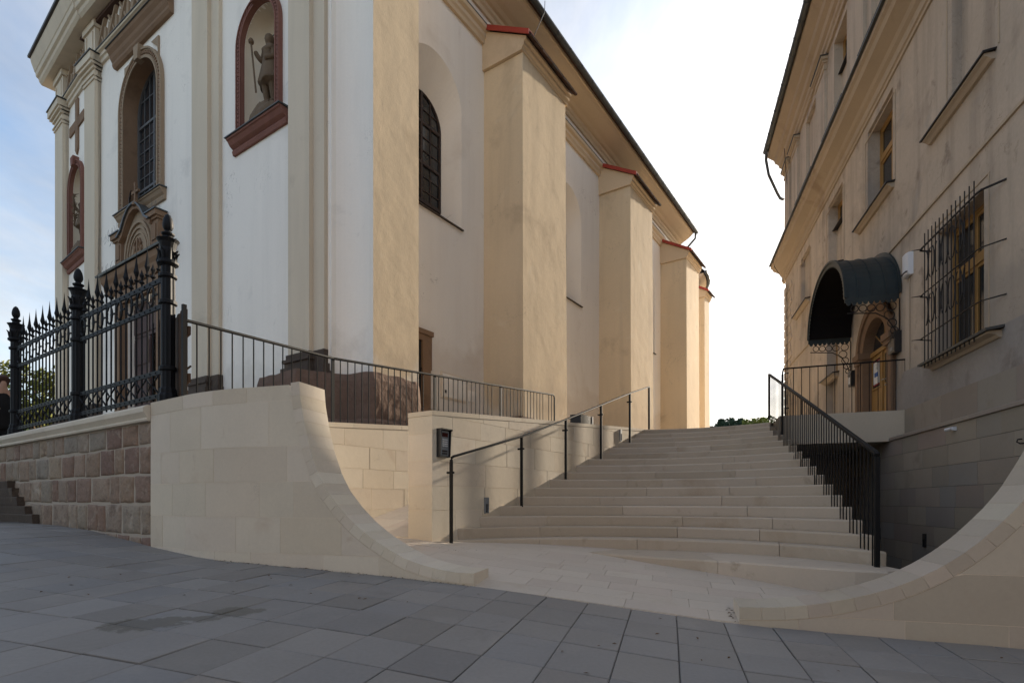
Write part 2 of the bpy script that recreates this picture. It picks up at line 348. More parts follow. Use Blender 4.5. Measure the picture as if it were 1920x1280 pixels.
def tps(pts, vals, lam=1e-3):
    P = np.array(pts, float); n = len(P)
    def U(r2): return np.where(r2 > 1e-12, r2*np.log(np.maximum(r2, 1e-12)), 0)
    d2 = ((P[:, None]-P[None])**2).sum(-1); A = np.zeros((n+3, n+3)); A[:n, :n] = U(d2)+lam*np.eye(n)
    A[:n, n] = 1; A[:n, n+1:] = P; A[n, :n] = 1; A[n+1:, :n] = P.T
    w = np.linalg.solve(A, np.r_[vals, 0, 0, 0])
    def f(x, y):
        r2 = ((P-np.array((x, y)))**2).sum(-1); return float((w[:n]*U(r2)).sum()+w[n]+w[n+1]*x+w[n+2]*y)
    return f

# ------------------------------------------------------------------ ground levels
def tb(x, y): dx, dy = x-P4[0], y-P4[1]; return dx*T2[0]+dy*T2[1], dx*B2[0]+dy*B2[1]
sp, sv = [], []
for a, z in ((-9, -.33), (-7, -.50), (-5.3, -.62), (-3.6, -.70), (-2.25, -.785), (-1.1, -.89), (0, -.99), (1.0, -1.03), (1.93, -1.06), (4, -1.16)):
    for be in (0, -2.5, -5): p = FT.p(a, -be, 0); sp.append(p[:2]); sv.append(z+.024*be)
for k, z in ((1.344, -.543), (3.26, -.405), (5.19, -.351), (8, -.25)): p = FW.p(k, 0, 0); sp.append(p[:2]); sv.append(z)
street_z = tps(sp, sv, .02)
def wedge(i): return (12.57-i)*.155
STEP_L = lambda i: (1.249+.289*(8-i), 10.773+.428*(8-i))
def STEP_R(i): t = (8-i)+.014*(8-i)**2; return (4.858+.128*t, 9.013+.449*t)
STEP_L.__name__ = 'step_l'
lp = [(-1.264, 6.89, -.532), (-1.063, 7.35, -.53), (-2.753, 8.492, -.483), (1.05, 7.49, -.690), (1.835, 6.79, -.78), (2.575, 6.35, -.858), (3.115, 5.69, -.94), (3.9, 5.2, -1.01), (-.3, 7.2, -.61),
      (*FT.p(-2.25, 0, 0)[:2], -.785), (*FT.p(-1.1, 0, 0)[:2], -.885), (*FT.p(0, 0, 0)[:2], -.985), (*FT.p(1.9, 0, 0)[:2], -1.06), (-3.0, 6.6, -.58), (*FT.p(-3.4, 0, 0)[:2], -.70)]
land_z = tps([p[:2] for p in lp], [p[2] for p in lp], .02)
def ramp_z(k): return -.483+.266*k

mb = MB()                                        # one ground sheet out to the horizon
xs = [-1500, -500, -200, -80, -40]+list(range(-30, 41, 2))+[60, 120, 300, 700, 1500]; ys = [-1500, -400, -100, -40]+list(range(-20, 71, 2))+[100, 200, 500, 1500]
def gz(x, y):
    a, be = tb(x, y); return max(-2.6, min(-.1, -.99-.06*a+.024*min(be, 0)))-.35
for y in ys:
    for x in xs: mb.v.append((x, y, gz(x, y)))
nx = len(xs)
for j in range(len(ys)-1):
    for i in range(nx-1): k = j*nx+i; mb.f.append((k, k+1, k+nx+1, k+nx))
struct('ground', mb, ground_m)

def sheet(name, F, a0, a1, o0, o1, zf, da, mat, thick=None):
    m = MB(); na = max(1, int((a1-a0)/da)); no_ = max(1, int((o1-o0)/da)); P = []
    for i in range(na+1):
        for j in range(no_+1):
            a, o = a0+(a1-a0)*i/na, o0+(o1-o0)*j/no_; x, y, _ = F.p(a, o, 0); m.v.append((x, y, zf(x, y, a, o)))
    for i in range(na):
        for j in range(no_): k = i*(no_+1)+j; m.f.append((k, k+1, k+no_+2, k+no_+1))
    return struct(name, m, mat)
# street pavement: sand bed, then each slab a piece of its own
pave = sheet('pavement', FT, -11, 5, -3.2, 5.5, lambda x, y, a, o: street_z(x, y)-.012-(.25 if o < 0 and a > -5.2 else 0), .4, joint)
slabs = []
a = -10.4; ci = 0
while a < 4.6:
    cw = .368; be = .0; rows = [.42, .46, .40, .52, .45, .46, .42, .50, .45, .46, .42, .5, .42, .45]; 
    be = 0.0
    for rl in rows:
        slabs.append((a, a+cw, be-rl, be)); be -= rl
    if a < -5.4:
        be = 0.0
        for rl in (.62, .42, .58, .45, .6): slabs.append((a, a+cw, be, be+rl)); be += rl
    a += cw; ci += 1
def vis(x, y, z): return y > .5 and -60 < 960+1036*x/y < 1980 and 940-1036*z/y < 1340
cand = []
g2 = .0030
for (a0, a1, b0, b1) in slabs:
    j = [random.uniform(-.002, .002) for _ in range(4)]; dz_ = random.uniform(-.0035, .0035); j = [q+dz_ for q in j]
    g3 = .0065; poly = [(a0+g2, b0+g3), (a1-g2, b0+g3), (a1-g2, b1-g3), (a0+g2, b1-g3)]
    c = FT.p((a0+a1)/2, -(b0+b1)/2, 0); k = ((c[0]-KX[0])*(-FW.O[0])+(c[1]-KX[1])*(-FW.O[1]))
    if b0 >= 0 and k > .45: continue
    lo, hi, hi2 = [], [], []
    for q, (aa, bb) in enumerate(poly):
        p = FT.p(aa, -bb, 0); z = street_z(p[0], p[1])+j[q]
        lo.append((p[0], p[1], z-.05)); hi.append((p[0], p[1], z-.004))
        aa2 = aa+(.005 if q in (0, 3) else -.005); bb2 = bb+(.005 if q in (0, 1) else -.005); p = FT.p(aa2, -bb2, 0); hi2.append((p[0], p[1], z))
    cand.append((math.hypot(c[0], c[1]) if vis(c[0], c[1], street_z(c[0], c[1])) else 99, c, lo, hi, hi2))
cand.sort(key=lambda q: q[0])
rest = MB()
for i, (d, c, lo, hi, hi2) in enumerate(cand):
    m = MB() if i < 295 and d < 90 else rest
    m.add(lo+hi+hi2, [(0, 1, 5, 4), (1, 2, 6, 5), (2, 3, 7, 6), (3, 0, 4, 7), (4, 5, 9, 8), (5, 6, 10, 9), (6, 7, 11, 10), (7, 4, 8, 11), (8, 9, 10, 11)])
    if m is not rest: part('paving_slab', m, slab_m, pave, (c[0], c[1], lo[0][2]))
part('distant_paving_slabs', rest, slab_m, pave, kind='stuff')

# sandstone landing at the foot of the steps
landing = sheet('stone_landing', FT, -6.2, 2.2, -4.4, -.002, lambda x, y, a, o: land_z(x, y)-.010-(3 if ((x-B0[0])*S[0]+(y-B0[1])*S[1] > .1 and (x-B0[0])*NN[0]+(y-B0[1])*NN[1] > -.1) else 0), .2, mortar)
row = 0; be = .006
while be < 4.3:
    rh = .30; a = -6.0-(.25 if row % 2 else 0)-.1*(row % 3)
    while a < 2.1:
        L = random.choice((.5, .6, .7)); a1 = a+L
        poly = [FT.p(x, -y, 0)[:2] for x, y in ((a+.002, be+.002), (a1-.002, be+.002), (a1-.002, be+rh-.002), (a+.002, be+rh-.002))]
        cx, cy = sum(p[0] for p in poly)/4, sum(p[1] for p in poly)/4
        o_ = (cx-B0[0])*NN[0]+(cy-B0[1])*NN[1]
        if o_ > -.25: poly = clip(poly, S[0], S[1], B0[0]*S[0]+B0[1]*S[1]-.002)
        if len(poly) >= 3 and o_ < 2.2 and (a+a1)/2 > -5.2 and not (cx > 3.95 and be > .5):
            m = MB(); m.prism([(x, y, land_z(x, y)-.05) for x, y in poly], [(x, y, land_z(x, y)) for x, y in poly])
            part('paver', m, paver_m, landing, (cx, cy, land_z(cx, cy)))
        a = a1
    be += rh; row += 1
# ramp rising between the two walls
rampo = struct('ramp', MB().prism([FS.p(0, -.40, -1), FS.p(8.6, -.40, -1), FS.p(8.6, -2.1, -1), FS.p(0, -2.1, -1)], [FS.p(0, -.40, ramp_z(0)-.012), FS.p(8.6, -.40, ramp_z(8.6)-.012), FS.p(8.6, -2.1, ramp_z(8.6)-.012), FS.p(0, -2.1, ramp_z(0)-.012)]), mortar)
for r in range(22):
    k0 = r*.39; o0 = -.44-(.2 if r % 2 else 0); oo = -.445
    while oo > -2.03:
        o1 = max(-2.035, oo-random.choice((.4, .55, .62)))
        m = MB(); q = [(k0+.002, oo-.002), (k0+.388, oo-.002), (k0+.388, o1+.002), (k0+.002, o1+.002)]
        m.prism([FS.p(kk, o_, ramp_z(kk)-.05) for kk, o_ in q], [FS.p(kk, o_, ramp_z(kk)) for kk, o_ in q])
        part('paver', m, paver_m, rampo, FS.p(k0, oo, ramp_z(k0))); oo = o1
# church terrace and upper plaza
def terr(x, y, a, o): return min(1.79, max(1.17, 1.17+.079*a))
sheet('church_terrace', FS, -1.75, 60, -70, -2.2, terr, 2.0, plaza_m)
sheet('plaza', FS, 7.95, 60, -2.2, -.2, lambda x, y, a, o: 1.782, 3, plaza_m)
m = MB(); q = [STEP_L(1), (3.9, 13.6), (4.7, 13.3), (5.3, 13.1), (5.9, 12.9), (9.8, 12.2), (60, 70), (35, 90), (3.0, 13.9)]
q = [(3.3, 13.95), (4.0, 13.72), (4.75, 13.45), (5.45, 13.0), (5.95, 12.6), (6.4, 13.2), (8.0, 12.9), (9.5, 15), (60, 75), (38, 66)]
m.add([(x, y, 1.786) for x, y in q], [tuple(range(len(q)))]); struct('upper_square', m, plaza_m)

# ------------------------------------------------------------------ staircase: every riser course made of separate blocks
stairs = thing('stone_staircase', (1.5, 7.5, -.7), 'broad curved flight of beige sandstone steps rising between the church and the old house', 'staircase')
SAG = lambda i: float(np.interp(i, [1, 5, 10, 13, 15, 16, 17], [.28, .42, .66, 1.02, 1.38, 1.40, 1.4]))
def arc_pts(i, n=25):
    L, Rr = STEP_L(i), STEP_R(i); dx, dy = Rr[0]-L[0], Rr[1]-L[1]; c = math.hypot(dx, dy); ux, uy = dx/c, dy/c; nx_, ny_ = -uy, ux
    s_ = SAG(i); r = (c*c/4+s_*s_)/(2*s_); half = math.asin(min(1, c/2/r)) if s_ < c/2 else math.pi/2
    P = []
    for j in range(n):
        t = -half+2*half*j/(n-1); x = r*math.sin(t); y = r*math.cos(t)-(r-s_)
        P.append((L[0]+ux*(c/2+x)+nx_*y, L[1]+uy*(c/2+x)+ny_*y))
    return P
def stepblocks(front, back, z1, z0, joints):
    n = len(front)
    for q in range(len(joints)-1):
        f0, f1 = joints[q], joints[q+1]; idx = [f0]+[i/(n-1) for i in range(n) if f0 < i/(n-1) < f1]+[f1]
        def at(P, t): x = t*(n-1); i = min(int(x), n-2); u = x-i; return (P[i][0]*(1-u)+P[i+1][0]*u, P[i][1]*(1-u)+P[i+1][1]*u)
        rings = []
        for t in idx:
            t_ = t+(.0006 if t == f0 else -.0006 if t == f1 else 0)
            F_, B_ = at(front, t_), at(back, t_); d = (B_[0]-F_[0], B_[1]-F_[1]); l = math.hypot(*d) or 1; d = (d[0]/l, d[1]/l)
            rings.append([(F_[0]+d[0]*.022, F_[1]+d[1]*.022, z0), (F_[0]+d[0]*.014, F_[1]+d[1]*.014, z0+(.012 if z1-z0 < .2 else .1)), (F_[0], F_[1], z1-.020), (F_[0]+d[0]*.016, F_[1]+d[1]*.016, z1), (B_[0], B_[1], z1), (B_[0], B_[1], z0)])
        m = MB(); m.loft(rings); c = at(front, (f0+f1)/2)
        part('step_block', m, stepst, stairs, (c[0], c[1], z0))
for i in range(16, 0, -1):
    fr_ = arc_pts(i); bk = arc_pts(i-1) if i > 1 else [(x+.26, y+.55) for x, y in fr_]
    bk = [(b_[0]+(b_[0]-f_[0])*.3, b_[1]+(b_[1]-f_[1])*.3) for f_, b_ in zip(fr_, bk)]
    nj = random.choice((3, 3, 4)); js = [0]+[min(.95, max(.05, (j+random.uniform(-.28, .28))/nj)) for j in range(1, nj)]+[1]
    z = wedge(i); stepblocks(fr_, bk, z, z-.155-(.25 if i == 16 else .004), js)
f17 = [(.98, 7.56), (1.4, 7.17), (1.835, 6.79), (2.2, 6.57), (2.575, 6.30), (3.0, 5.92), (3.45, 5.55), (3.70, 5.43), (3.93, 5.50)]
a16 = arc_pts(16, 41); b17 = []
for j, (x, y) in enumerate(f17): b17.append(a16[min(40, int(14+j*26/8))])
b17 = [(x+.05, y+.25) for x, y in b17]
stepblocks(f17, b17, wedge(17), -1.25, [0, .44, 1])
m = MB(); core = [STEP_L(16.2), *[(x, y) for x, y in arc_pts(16, 9)[1:-1]], STEP_R(16.2)]
m = MB()
for i in range(16, 1, -1):                         # masonry carrying the blocks, hidden under them
    P = arc_pts(i, 9); Q = arc_pts(i-1, 9)
    for j in range(8):
        m.prism([(*P[j], -1.3), (*P[j+1], -1.3), (*Q[j+1], -1.3), (*Q[j], -1.3)], [(P[j][0], P[j][1], wedge(i)-.2), (P[j+1][0], P[j+1][1], wedge(i)-.2), (Q[j+1][0], Q[j+1][1], wedge(i)-.2), (Q[j][0], Q[j][1], wedge(i)-.2)])
part('masonry_core', m, stepst, stairs)

# ------------------------------------------------------------------ block walls
def course_blocks(parent, F, a0, a1, zs, o0, o1, mat, lens, ztop=None, zbot=None, name='stone_block', g=.0026, first=None):
    for ci in range(len(zs)-1):
        z0, z1 = zs[ci], zs[ci+1]; a = a0; k = 0
        while a < a1-1e-4:
            L = random.uniform(*lens)*(.45+.55*random.random() if k == 0 else 1); e = a+L
            if a1-e < lens[0]*.4: e = a1
            poly = [(a+g, z0+g), (e-g, z0+g), (e-g, z1-g), (a+g, z1-g)]
            if ztop:
                s_, c_ = ztop; poly = clip(poly, -s_, 1, c_-g)
            if len(poly) >= 3:
                m = MB(); m.az(F, poly, o0, o1+random.uniform(-.0015, .0015)); ca = (a+e)/2
                part(name, m, mat, parent, F.p(ca, (o0+o1)/2, z0))
            a = e; k += 1
# left wing wall
CUR_L = [(-2.262, -.663), (-2.43, -.661), (-2.605, -.640), (-2.79, -.600), (-2.968, -.545), (-3.138, -.462), (-3.347, -.342), (-3.519, -.215), (-3.678, -.065), (-3.83, .115), (-3.935, .30), (-4.03, .56), (-4.10, .84), (-4.14, 1.06), (-4.153, 1.225)]
CUR_R = [(.025, -.855), (.19, -.852), (.345, -.840), (.503, -.820), (.664, -.788), (.823, -.748), (.979, -.702), (1.131, -.645), (1.28, -.572), (1.413, -.492), (1.544, -.396), (1.666, -.288), (1.773, -.175), (1.885, -.045), (1.99, .10), (2.087, .28), (2.15, .405), (2.215, .56), (2.275, .75), (2.315, .95), (2.34, 1.22)]
TH = .43
def resample(P, n):
    d = [0]
    for i in range(1, len(P)): d.append(d[-1]+math.dist(P[i], P[i-1]))
    r = []
    for j in range(n+1):
        t = d[-1]*j/n; i = min(len(P)-2, max(0, sum(1 for x in d if x <= t)-1)); u = (t-d[i])/(d[i+1]-d[i]); r.append((P[i][0]*(1-u)+P[i+1][0]*u, P[i][1]*(1-u)+P[i+1][1]*u))
    return r
def wing(CUR, sgn, label, name, mat, a_end, ncap, offs=None):
    root = thing(name, FT.p(CUR[0][0], -.2, street_z(*FT.p(CUR[0][0], 0, 0)[:2])), label, 'wing wall')
    P = resample(CUR, ncap*3); inn = []
    for i, (a, z) in enumerate(P):
        a2, z2 = P[min(i+1, len(P)-1)]; a1, z1 = P[max(i-1, 0)]; l = math.hypot(a2-a1, z2-z1); ta, tz = (a2-a1)/l, (z2-z1)/l
        na, nz = (tz*sgn*1.0, -ta*sgn)                      # into the wall
        inn.append((a+na*.10, z+nz*.10))
    for j in range(ncap):
        rings = []
        for i in range(j*3, j*3+4):
            e = .0 if i not in (j*3, j*3+3) else (.022 if i == j*3 else -.022)
            i2 = min(len(P)-1, i+1) if e >= 0 else i; i1 = i if e >= 0 else i-1; u = e if e >= 0 else 1+e
            A_ = (P[i1][0]*(1-u)+P[i2][0]*u, P[i1][1]*(1-u)+P[i2][1]*u); I_ = (inn[i1][0]*(1-u)+inn[i2][0]*u, inn[i1][1]*(1-u)+inn[i2][1]*u)
            rings.append([FT.p(A_[0], .004, A_[1]), FT.p(A_[0], -TH, A_[1]), FT.p(I_[0], -TH, I_[1]), FT.p(I_[0], .004, I_[1])])
        m = MB(); m.loft(rings); part('capstone', m, mat, root, FT.p(P[j*3][0], -.2, P[j*3][1]))
    rings = []
    for (A_, I_) in zip(P, inn): rings.append([FT.p(A_[0]+(I_[0]-A_[0])*.02, .002, A_[1]+(I_[1]-A_[1])*.02), FT.p(A_[0]+(I_[0]-A_[0])*.02, -TH+.003, A_[1]+(I_[1]-A_[1])*.02), FT.p(I_[0]+(I_[0]-A_[0])*.05, -TH+.003, I_[1]+(I_[1]-A_[1])*.05), FT.p(I_[0]+(I_[0]-A_[0])*.05, -.002, I_[1]+(I_[1]-A_[1])*.05)])
    part('mortar_bed', MB().loft(rings), mortar, root)
    # masonry below the capstones, cut to the curve
    ia = [q[0]*sgn for q in inn]; iz = [q[1] for q in inn]
    order = np.argsort(ia); ia = np.array(ia)[order]; iz = np.array(iz)[order]
    def top(a): return float(np.interp(a*sgn, ia, iz, right=1.10))
    zs = [-1.6, -.90, -.535, -.163, .207, .572, 1.04, 1.20]
    g = .002
    lim = a_end
    core = MB(); st = CUR[0][0]
    for ci in range(len(zs)-1):
        z0, z1 = zs[ci], zs[ci+1]
        lim = a_end-sgn*(offs[ci-1] if offs and ci else 0)
        # where this course begins
        a = st
        while top(a) < z0+.002 and abs(a-st) < abs(lim-st): a += sgn*.005
        k = 0
        while (lim-a)*sgn > 1e-3:
            L = random.uniform(.55, .95)*(.7 if k == 0 else 1); e = a+sgn*L
            if (lim-e)*sgn < .3: e = lim
            n = 14; up = []
            for i in range(n+1):
                x = a+sgn*g+(e-a-2*sgn*g)*i/n; up.append((x, max(z0+g, min(z1-g, top(x)-.005 if abs(x-st) < abs(CUR[-1][0]-st)+.12 else 9))))
            poly = [(up[0][0], z0+g)]+up+[(up[-1][0], z0+g)]
            cl_ = [poly[0]]
            for q in poly[1:]:
                if math.dist(q, cl_[-1]) > 1e-4: cl_.append(q)
            if math.dist(cl_[0], cl_[-1]) < 1e-4: cl_.pop()
            if len(cl_) >= 3 and max(q[1] for q in cl_)-z0 > .01:
                m = MB(); n2 = len(cl_); o0, o1 = -TH+.003, random.uniform(-.002, .001)
                lo = [FT.p(x, o0, z) for x, z in cl_]; hi = [FT.p(x, o1, z) for x, z in cl_]
                m.prism(lo, hi); part('stone_block', m, mat, root, FT.p((a+e)/2, -.2, z0))
            a = e; k += 1
    lim = a_end; n = 60; Q = [(st+(lim-st)*i/n) for i in range(n+1)]
    for i in range(n):
        x0, x1 = Q[i], Q[i+1]; t0, t1 = min(1.19, top(x0)) if abs(x0-st) < abs(CUR[-1][0]-st)+.1 else 1.19, min(1.19, top(x1)) if abs(x1-st) < abs(CUR[-1][0]-st)+.1 else 1.19
        core.prism([FT.p(x0, -.002, -1.55), FT.p(x1, -.002, -1.55), FT.p(x1, -TH+.01, -1.55), FT.p(x0, -TH+.01, -1.55)], [FT.p(x0, -.002, t0), FT.p(x1, -.002, t1), FT.p(x1, -TH+.01, t1), FT.p(x0, -TH+.01, t0)])
    part('mortar_core', core, mortar, root)
    return root
OFFS = [.05, .42, .16, .5, .28, .0]; OFF2 = [.1, .0, .3, .12, .35, .05]
wl = wing(CUR_L, -1, 'curved sandstone wing wall sweeping down left of the steps, joined to the rubble wall', 'wing_wall', sandst, -4.80, 22, OFFS)
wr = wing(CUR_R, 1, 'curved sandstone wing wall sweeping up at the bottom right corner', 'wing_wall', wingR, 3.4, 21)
# left wing: the bend, then the stretch along the church front
zsb = [-1.3, -.535, -.163, .207, .572, 1.04, 1.20]
for ci in range(6): course_blocks(wl, FW, .5+OFF2[ci], 1.34, zsb[ci:ci+2], -TH, 0, sandst, (.5, .85))
part('mortar_core', MB().box(FW, .5, 1.335, -TH+.01, -.003, -1.2, 1.19), mortar, wl)
pA, pB = FT.p(-4.80, 0, 0)[:2], FW.p(.5, 0, 0)[:2]
def bend(t):
    x, y = [(1-t)**2*pA[q]+2*t*(1-t)*KX[q]+t*t*pB[q] for q in (0, 1)]; dx, dy = [2*(1-t)*(KX[q]-pA[q])+2*t*(pB[q]-KX[q]) for q in (0, 1)]; l = math.hypot(dx, dy); return (x, y), (dy/l, -dx/l)
zsb = [-1.3, -.535, -.163, .207, .572, 1.04, 1.20]
for ci in range(6):
    cut = [0, random.uniform(.35, .65), 1]
    for q in range(2):
        rings = []
        for r in range(16):
            u = cut[q]+(cut[q+1]-cut[q]-.003)*r/15+.0015; o1, o2 = OFFS[ci], OFF2[ci]; L_ = .98; tt = u*(o1+L_+o2)
            if tt < o1: x, y, _ = FT.p(-4.80+(o1-tt), 0, 0); nx_, ny_ = B2
            elif tt > o1+L_: x, y, _ = FW.p(.5+tt-o1-L_, 0, 0); nx_, ny_ = S
            else: (x, y), (nx_, ny_) = bend((tt-o1)/L_)
            rings.append([(x, y, zsb[ci]+.0014), (x, y, zsb[ci+1]-.0014), (x+nx_*TH, y+ny_*TH, zsb[ci+1]-.0014), (x+nx_*TH, y+ny_*TH, zsb[ci]+.0014)])
        part('stone_block', MB().loft(rings), sandst, wl, rings[3][0])
rings = []
for r in range(13):
    (x, y), (nx_, ny_) = bend(r/12); rings.append([(x+nx_*.003, y+ny_*.003, -1.3), (x+nx_*.003, y+ny_*.003, 1.19), (x+nx_*.42, y+ny_*.42, 1.19), (x+nx_*.42, y+ny_*.42, -1.3)])
part('mortar_core', MB().loft(rings), mortar, wl)

# ------------------------------------------------------------------ old rubble wall with coping
rw = thing('rubble_wall', FW.p(5, -.2, -.5), 'low wall of squared reddish rubble stones under the iron fence', 'stone wall')
part('mortar_bed', MB().box(FW, 1.352, 9.2, -.5, -.018, -1.1, .99), mortar_d, rw)
def rubble(parent, F, a0, a1, z0, z1, o=0.0, mat=rub):
    us = (0, .035, .11, .27, .42, .58, .73, .89, .965, 1); n = 9; g = random.uniform(.001, .005); m = MB(); sd_ = random.random()*100; c = [(random.uniform(0, .012), random.uniform(0, .010)) for _ in range(4)]
    A0, A1, Z0, Z1 = a0+g, a1-g, z0+g, z1-g
    for i in range(n+1):
        for j in range(n+1):
            u, v = us[i], us[j]
            aa = (A0+c[0][0])*(1-u)*(1-v)+(A1-c[1][0])*u*(1-v)+(A0+c[2][0])*(1-u)*v+(A1-c[3][0])*u*v
            z_ = (Z0+c[0][1])*(1-u)*(1-v)+(Z0+c[1][1])*u*(1-v)+(Z1-c[2][1])*(1-u)*v+(Z1-c[3][1])*u*v
            aa += .012*mnoise.noise((aa*5+sd_, z_*5, 1)); z_ += .012*mnoise.noise((aa*5+sd_, z_*5, 7))
            edge = min(u, 1-u, v, 1-v); d = -.045 if edge == 0 else -.012+.006*mnoise.noise((aa*30, z_*30, sd_)) if edge < .05 else .012*mnoise.noise((aa*9, z_*9, sd_))+.012*mnoise.noise((aa*22, z_*22, sd_))
            if i in (0, n) and j in (0, n): d -= .006
            elif .05 < edge < .2: d -= .002
            m.v.append(F.p(aa, o+d, z_))
    for i in range(n):
        for j in range(n): k = i*(n+1)+j; m.f.append((k, k+1, k+n+2, k+n+1))
    m.smooth = True
    return part('stone', m, mat, parent, F.p((a0+a1)/2, o, z0))
zc = [-1.05, -.78, -.42, -.03, .335, .69, .975]
for ci in range(6):
    a = 1.352; w_ = [.62, .36, .44, .38, .52, .27, .48, .33, .57, .30, .42]
    random.shuffle(w_)
    k = 0
    while a < 8.6:
        L = w_[k % len(w_)]*random.uniform(.85, 1.15); k += 1
        if a > 5.0+ci*0.0 and ci <= 2: 
            pass
        rubble(rw, FW, a, a+L, zc[ci]+random.uniform(-.012, .012), zc[ci+1]+random.uniform(-.01, .01)); a += L
prof = [(-.50, .978), (.035, .978), (.045, 1.0), (.03, 1.02), (.05, 1.05), (.075, 1.085), (.075, 1.135), (.05, 1.16), (.03, 1.172), (-.50, 1.172)]
for i in range(7): part('coping_stone', MB().oz(FW, prof, 1.352+i*1.12+.002, 1.352+(i+1)*1.12-.002), sandst, rw, FW.p(1.9+i*1.12, -.2, .98))
st_ = thing('old_stone_steps', FW.p(6, .1, -.4), 'short dark worn stone steps against the rubble wall at the left edge', 'steps')
for i, (k0, zt) in enumerate(((5.20, -.20), (5.55, -.07), (5.95, .085), (6.2, .235), (6.45, .36))):
    m = MB(); m.oz(FW, [(-.02, zt-.15), (.085, zt-.15), (.095, zt-.02), (.085, zt-.003), (-.02, zt-.003)], k0, 9.2); part('step', m, darkstone, st_, FW.p(k0, .1, zt-.15))

# ------------------------------------------------------------------ wall beside the steps, inner wall of the ramp
sw = thing('stair_wall', FS.p(0, -.2, -.5), 'beige sandstone wall with the intercom, along the left side of the steps', 'stone wall')
zsS = [-1.0, -.49, -.118, .212, .548, .908, 1.17, 1.55, 1.9]
TS = (.0775, 1.150)
course_blocks(sw, FS, .0, 8.05, zsS, -.44, 0, sandst, (.55, .95), ztop=TS)
part('mortar_core', MB().az(FS, [(.006, -1), (8.04, -1), (8.04, TS[0]*8.04+TS[1]-.01), (.006, TS[1]-.01)], -.434, -.005), mortar, sw)
a = 0
while a < 8:
    e = min(8.06, a+random.uniform(.9, 1.2))
    if 8.06-e < .3: e = 8.06
    part('capstone', MB().az(FS, [(a+.002-(.004 if a == 0 else 0), TS[0]*a+TS[1]+.001), (e-.002, TS[0]*e+TS[1]+.001), (e-.002, TS[0]*e+TS[1]+.065), (a+.002-(.004 if a == 0 else 0), TS[0]*a+TS[1]+.065)], -.444, .004), sandst, sw, FS.p(a, -.2, 1.2)); a = e
iw = thing('terrace_wall', FS.p(2, -2.2, 0), 'beige sandstone retaining wall under the thin railing, behind the ramp', 'stone wall')
TI = (.079, 1.145)
course_blocks(iw, FS, -1.7, 7.2, [-1.0, -.13, .215, .532, .89, 1.3, 1.75], -2.40, -2.04, sandst, (.5, .85), ztop=TI)
part('mortar_core', MB().az(FS, [(-1.69, -1), (7.19, -1), (7.19, TI[0]*7.19+TI[1]-.01), (-1.69, TI[0]*-1.69+TI[1]-.01)], -2.395, -2.045), mortar, iw)
a = -1.7
while a < 7.1:
    e = min(7.2, a+1.05); part('capstone', MB().az(FS, [(a+.002, TI[0]*a+TI[1]+.001), (e-.002, TI[0]*e+TI[1]+.001), (e-.002, TI[0]*e+TI[1]+.075), (a+.002, TI[0]*a+TI[1]+.075)], -2.404, -2.034), sandst, iw, FS.p(a, -2.2, 1.2)); a = e
# wall lamps let into the stone
for k, z0, z1, F, lab, o in ((1.194, -.175, .065, FS, 'slim grey steel step lamp at the foot of the steps, , under the intercom', 0), (6.297, 1.37, 1.64, FS, 'slim grey steel step lamp near the top of the steps', 0),
                       (-1.513, -.775, -.545, FR, 'slim steel lamp low on the dark retaining wall, nearer the curved wing wall', .27), (.595, -.775, -.545, FR, 'slim steel lamp low on the dark retaining wall, behind the steps railing', .27)):
    t = thing('step_lamp', F.p(k, o, z0), lab, 'wall lamp', 'lamps set into the walls')
    fr2 = MB(); fr2.box(F, k-.045, k-.030, o, o+.028, z0, z1); fr2.box(F, k+.030, k+.045, o, o+.028, z0, z1); fr2.box(F, k-.03, k+.03, o, o+.028, z0, z0+.014); fr2.box(F, k-.03, k+.03, o, o+.028, z1-.10, z1); part('housing', fr2, grey_pv if F is FS else black_metal, t)
    part('lens', MB().box(F, k-.03, k+.03, o, o+.006, z0+.014, z1-.10), black_pv, t)
# intercom
ic = thing('intercom', FS.p(.19, 0, .6), 'black intercom panel with keypad on the end of the stair wall', 'intercom')
m = MB(); m.oz(FS, [(0.002, .60), (.055, .60), (.065, .62), (.085, .955), (.105, .965), (.105, .983), (.002, .983)], .085, .098); m.oz(FS, [(0.002, .60), (.055, .60), (.065, .62), (.085, .955), (.105, .965), (.105, .983), (.002, .983)], .287, .30)
m.box(FS, .098, .287, .002, .10, .968, .983); m.box(FS, .098, .287, .002, .06, .60, .612); m.box(FS, .098, .287, .002, .03, .612, .968); part('housing', m, black_pv, ic)
part('faceplate', MB().oz(FS, [(.031, .615), (.050, .62), (.058, .955), (.031, .965)], .115, .272), grey_pv, ic)
part('display', MB().oz(FS, [(.05, .875), (.0585, .875), (.0615, .93), (.05, .93)], .135, .252), disp_m, ic)
for r in range(4):
    for c in range(3): part('key', MB().box(FS, .145+c*.036, .171+c*.036, .05, .0605, .745+r*.028, .762+r*.028), key_m, ic)
for r in range(2): part('label_strip', MB().box(FS, .14, .247, .05, .0565, .64+r*.035, .66+r*.035), black_metal, ic)
fl = thing('floodlight', FS.p(4.68, -.2, 1.52), 'small black and silver floodlight box on top of the stair wall', 'floodlight')
part('housing', MB().box(FS, 4.45, 4.95, -.30, -.06, 1.575, 1.76), black_metal, fl); part('front_cover', MB().box(FS, 4.951, 5.02, -.305, -.055, 1.57, 1.765), grey_pv, fl)
part('foot', MB().box(FS, 4.55, 4.85, -.24, -.12, 1.54, 1.575), black_metal, fl)

